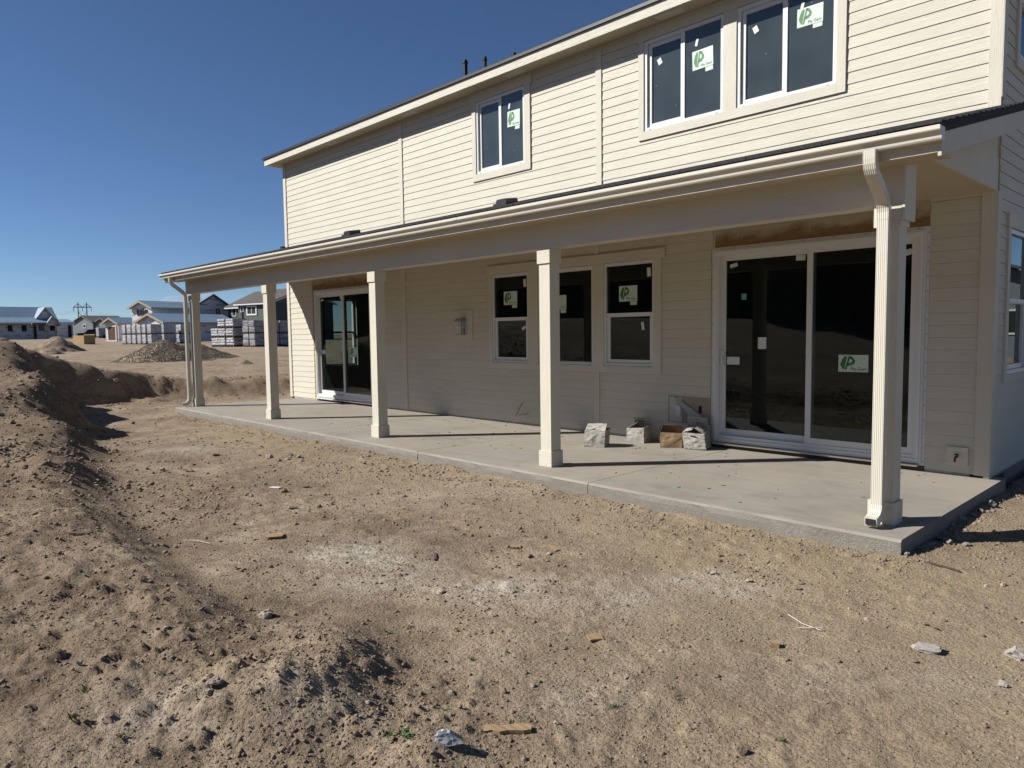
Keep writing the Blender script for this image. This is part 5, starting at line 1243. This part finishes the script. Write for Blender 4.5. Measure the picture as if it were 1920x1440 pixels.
# ------------------------------------------------------------------ behind the photographer, mirrored in the glass
I1c, F1c = ico(2)
def hedgerow():
    g = np.random.default_rng(8); V = []; Fc = []
    for k in range(50):
        cx = -100+k*2.2+g.uniform(-.8, .8); cy = -33+g.uniform(-2.5, 2.5)-.10*abs(cx+40); hh = g.uniform(7.5, 10); rw = g.uniform(2.3, 3.0); gz_ = float(height(np.array([cx]), np.array([cy]), False)[0])
        n_ = 900; d = g.normal(size=(n_, 3)); d /= np.linalg.norm(d, axis=1)[:, None]; r = g.uniform(size=(n_, 1))**.4
        p = d*r*np.array([rw, rw, hh/2])+np.array([cx, cy, gz_+hh/2]); a = g.normal(size=(n_, 3)); b = g.normal(size=(n_, 3)); a *= .24/np.linalg.norm(a, axis=1)[:, None]; b *= .16/np.linalg.norm(b, axis=1)[:, None]
        core = I1c*np.array([rw*1.0, rw*.95, hh*.62])*(1+.10*g.normal(size=(len(I1c), 1)))+np.array([cx, cy, gz_+hh*.24]); q = len(V); V.extend([tuple(c_) for c_ in core]); Fc.extend([(a_+q, b_+q, c_+q) for a_, b_, c_ in F1c])  # solid core added so each shrub hides the sky in the glass
        for i in range(n_): q = len(V); V.extend([tuple(p[i]-a[i]), tuple(p[i]+b[i]), tuple(p[i]+a[i])]); Fc.append((q, q+1, q+2))
    me = bpy.data.meshes.new('hedgerow'); me.from_pydata(V, [], Fc); me.materials.append(M['needles']); o = bpy.data.objects.new('hedgerow', me); COL.objects.link(o)
    tag(o, 'dark tangled tree belt mirrored in the porch glass', 'tree belt', kind='stuff')
hedgerow()
def bare_tree(x, y, H, seed, label):
    rr = random.Random(seed); z = float(height(np.array([x]), np.array([y]), False)[0]); t = empty('bare_tree', (x, y, z), label, 'tree', 'bare trees mirrored in the small upper window')
    tr_ = MB().tube([(x, y, z-.2), (x+.1, y, z+H*.25), (x+.2, y+.1, z+H*.5)], [.32, .24, .14], 8).build('trunk', M['bark'], t)
    mb = MB()
    def br(p, d, l, r, dep):
        d = d/np.linalg.norm(d); e = p+d*l; mb.tube([p, (p+e)/2+np.array([rr.uniform(-1, 1), rr.uniform(-1, 1), rr.uniform(-1, 1)])*l*.06, e], [r, r*.8, r*.55], 3, cap=False)
        if dep:
            for k in range(4): br(p+(e-p)*rr.uniform(.4, 1), d+np.array([rr.uniform(-.9, .9), rr.uniform(-.9, .9), rr.uniform(-.3, .7)]), l*rr.uniform(.5, .78), max(r*.55, .012), dep-1)
    for k in range(7): br(np.array([x+.1, y, z+H*(.2+.05*k)]), np.array([rr.uniform(-.9, .9), rr.uniform(-.9, .9), rr.uniform(.5, 1)]), H*.24, .11, 4)
    mb.build('crown', M['bark'], t)
bare_tree(-31.5, -24, 13.0, 3, 'bare branching tree mirrored in the small upper window'); bare_tree(-36, -25.5, 12.2, 4, 'bare branching tree mirrored in the small upper window'); bare_tree(-33.5, -29, 14.5, 5, 'bare branching tree mirrored in the small upper window')
nh = empty('neighbour_house', (8, 40, 0), 'grey neighbour house with dark roof mirrored in the side window', 'house')
mb = MB().prism([(3, 36, -.3), (3, 36, 2.9), (9, 36, 4.9), (15, 36, 2.9), (15, 36, -.3)], (0, 10, 0)); mb.build('wall', M['greyside'], nh)
for P in ([(2.3, 35.4, 2.75), (9, 35.4, 5.0), (9, 35.4, 5.15), (2.3, 35.4, 2.9)], [(15.7, 35.4, 2.75), (15.7, 35.4, 2.9), (9, 35.4, 5.15), (9, 35.4, 5.0)]): MB().prism(P, (0, 11.2, 0)).build('roof', M['droof'], nh)
wn = part('window', nh, M['wtrim'], *frame_boxes(6, 7.6, 1, 2.3, .1, 35.93, 36.0)); part('pane', wn, M['void'], (6.1, 7.5, 35.96, 35.99, 1.1, 2.2))
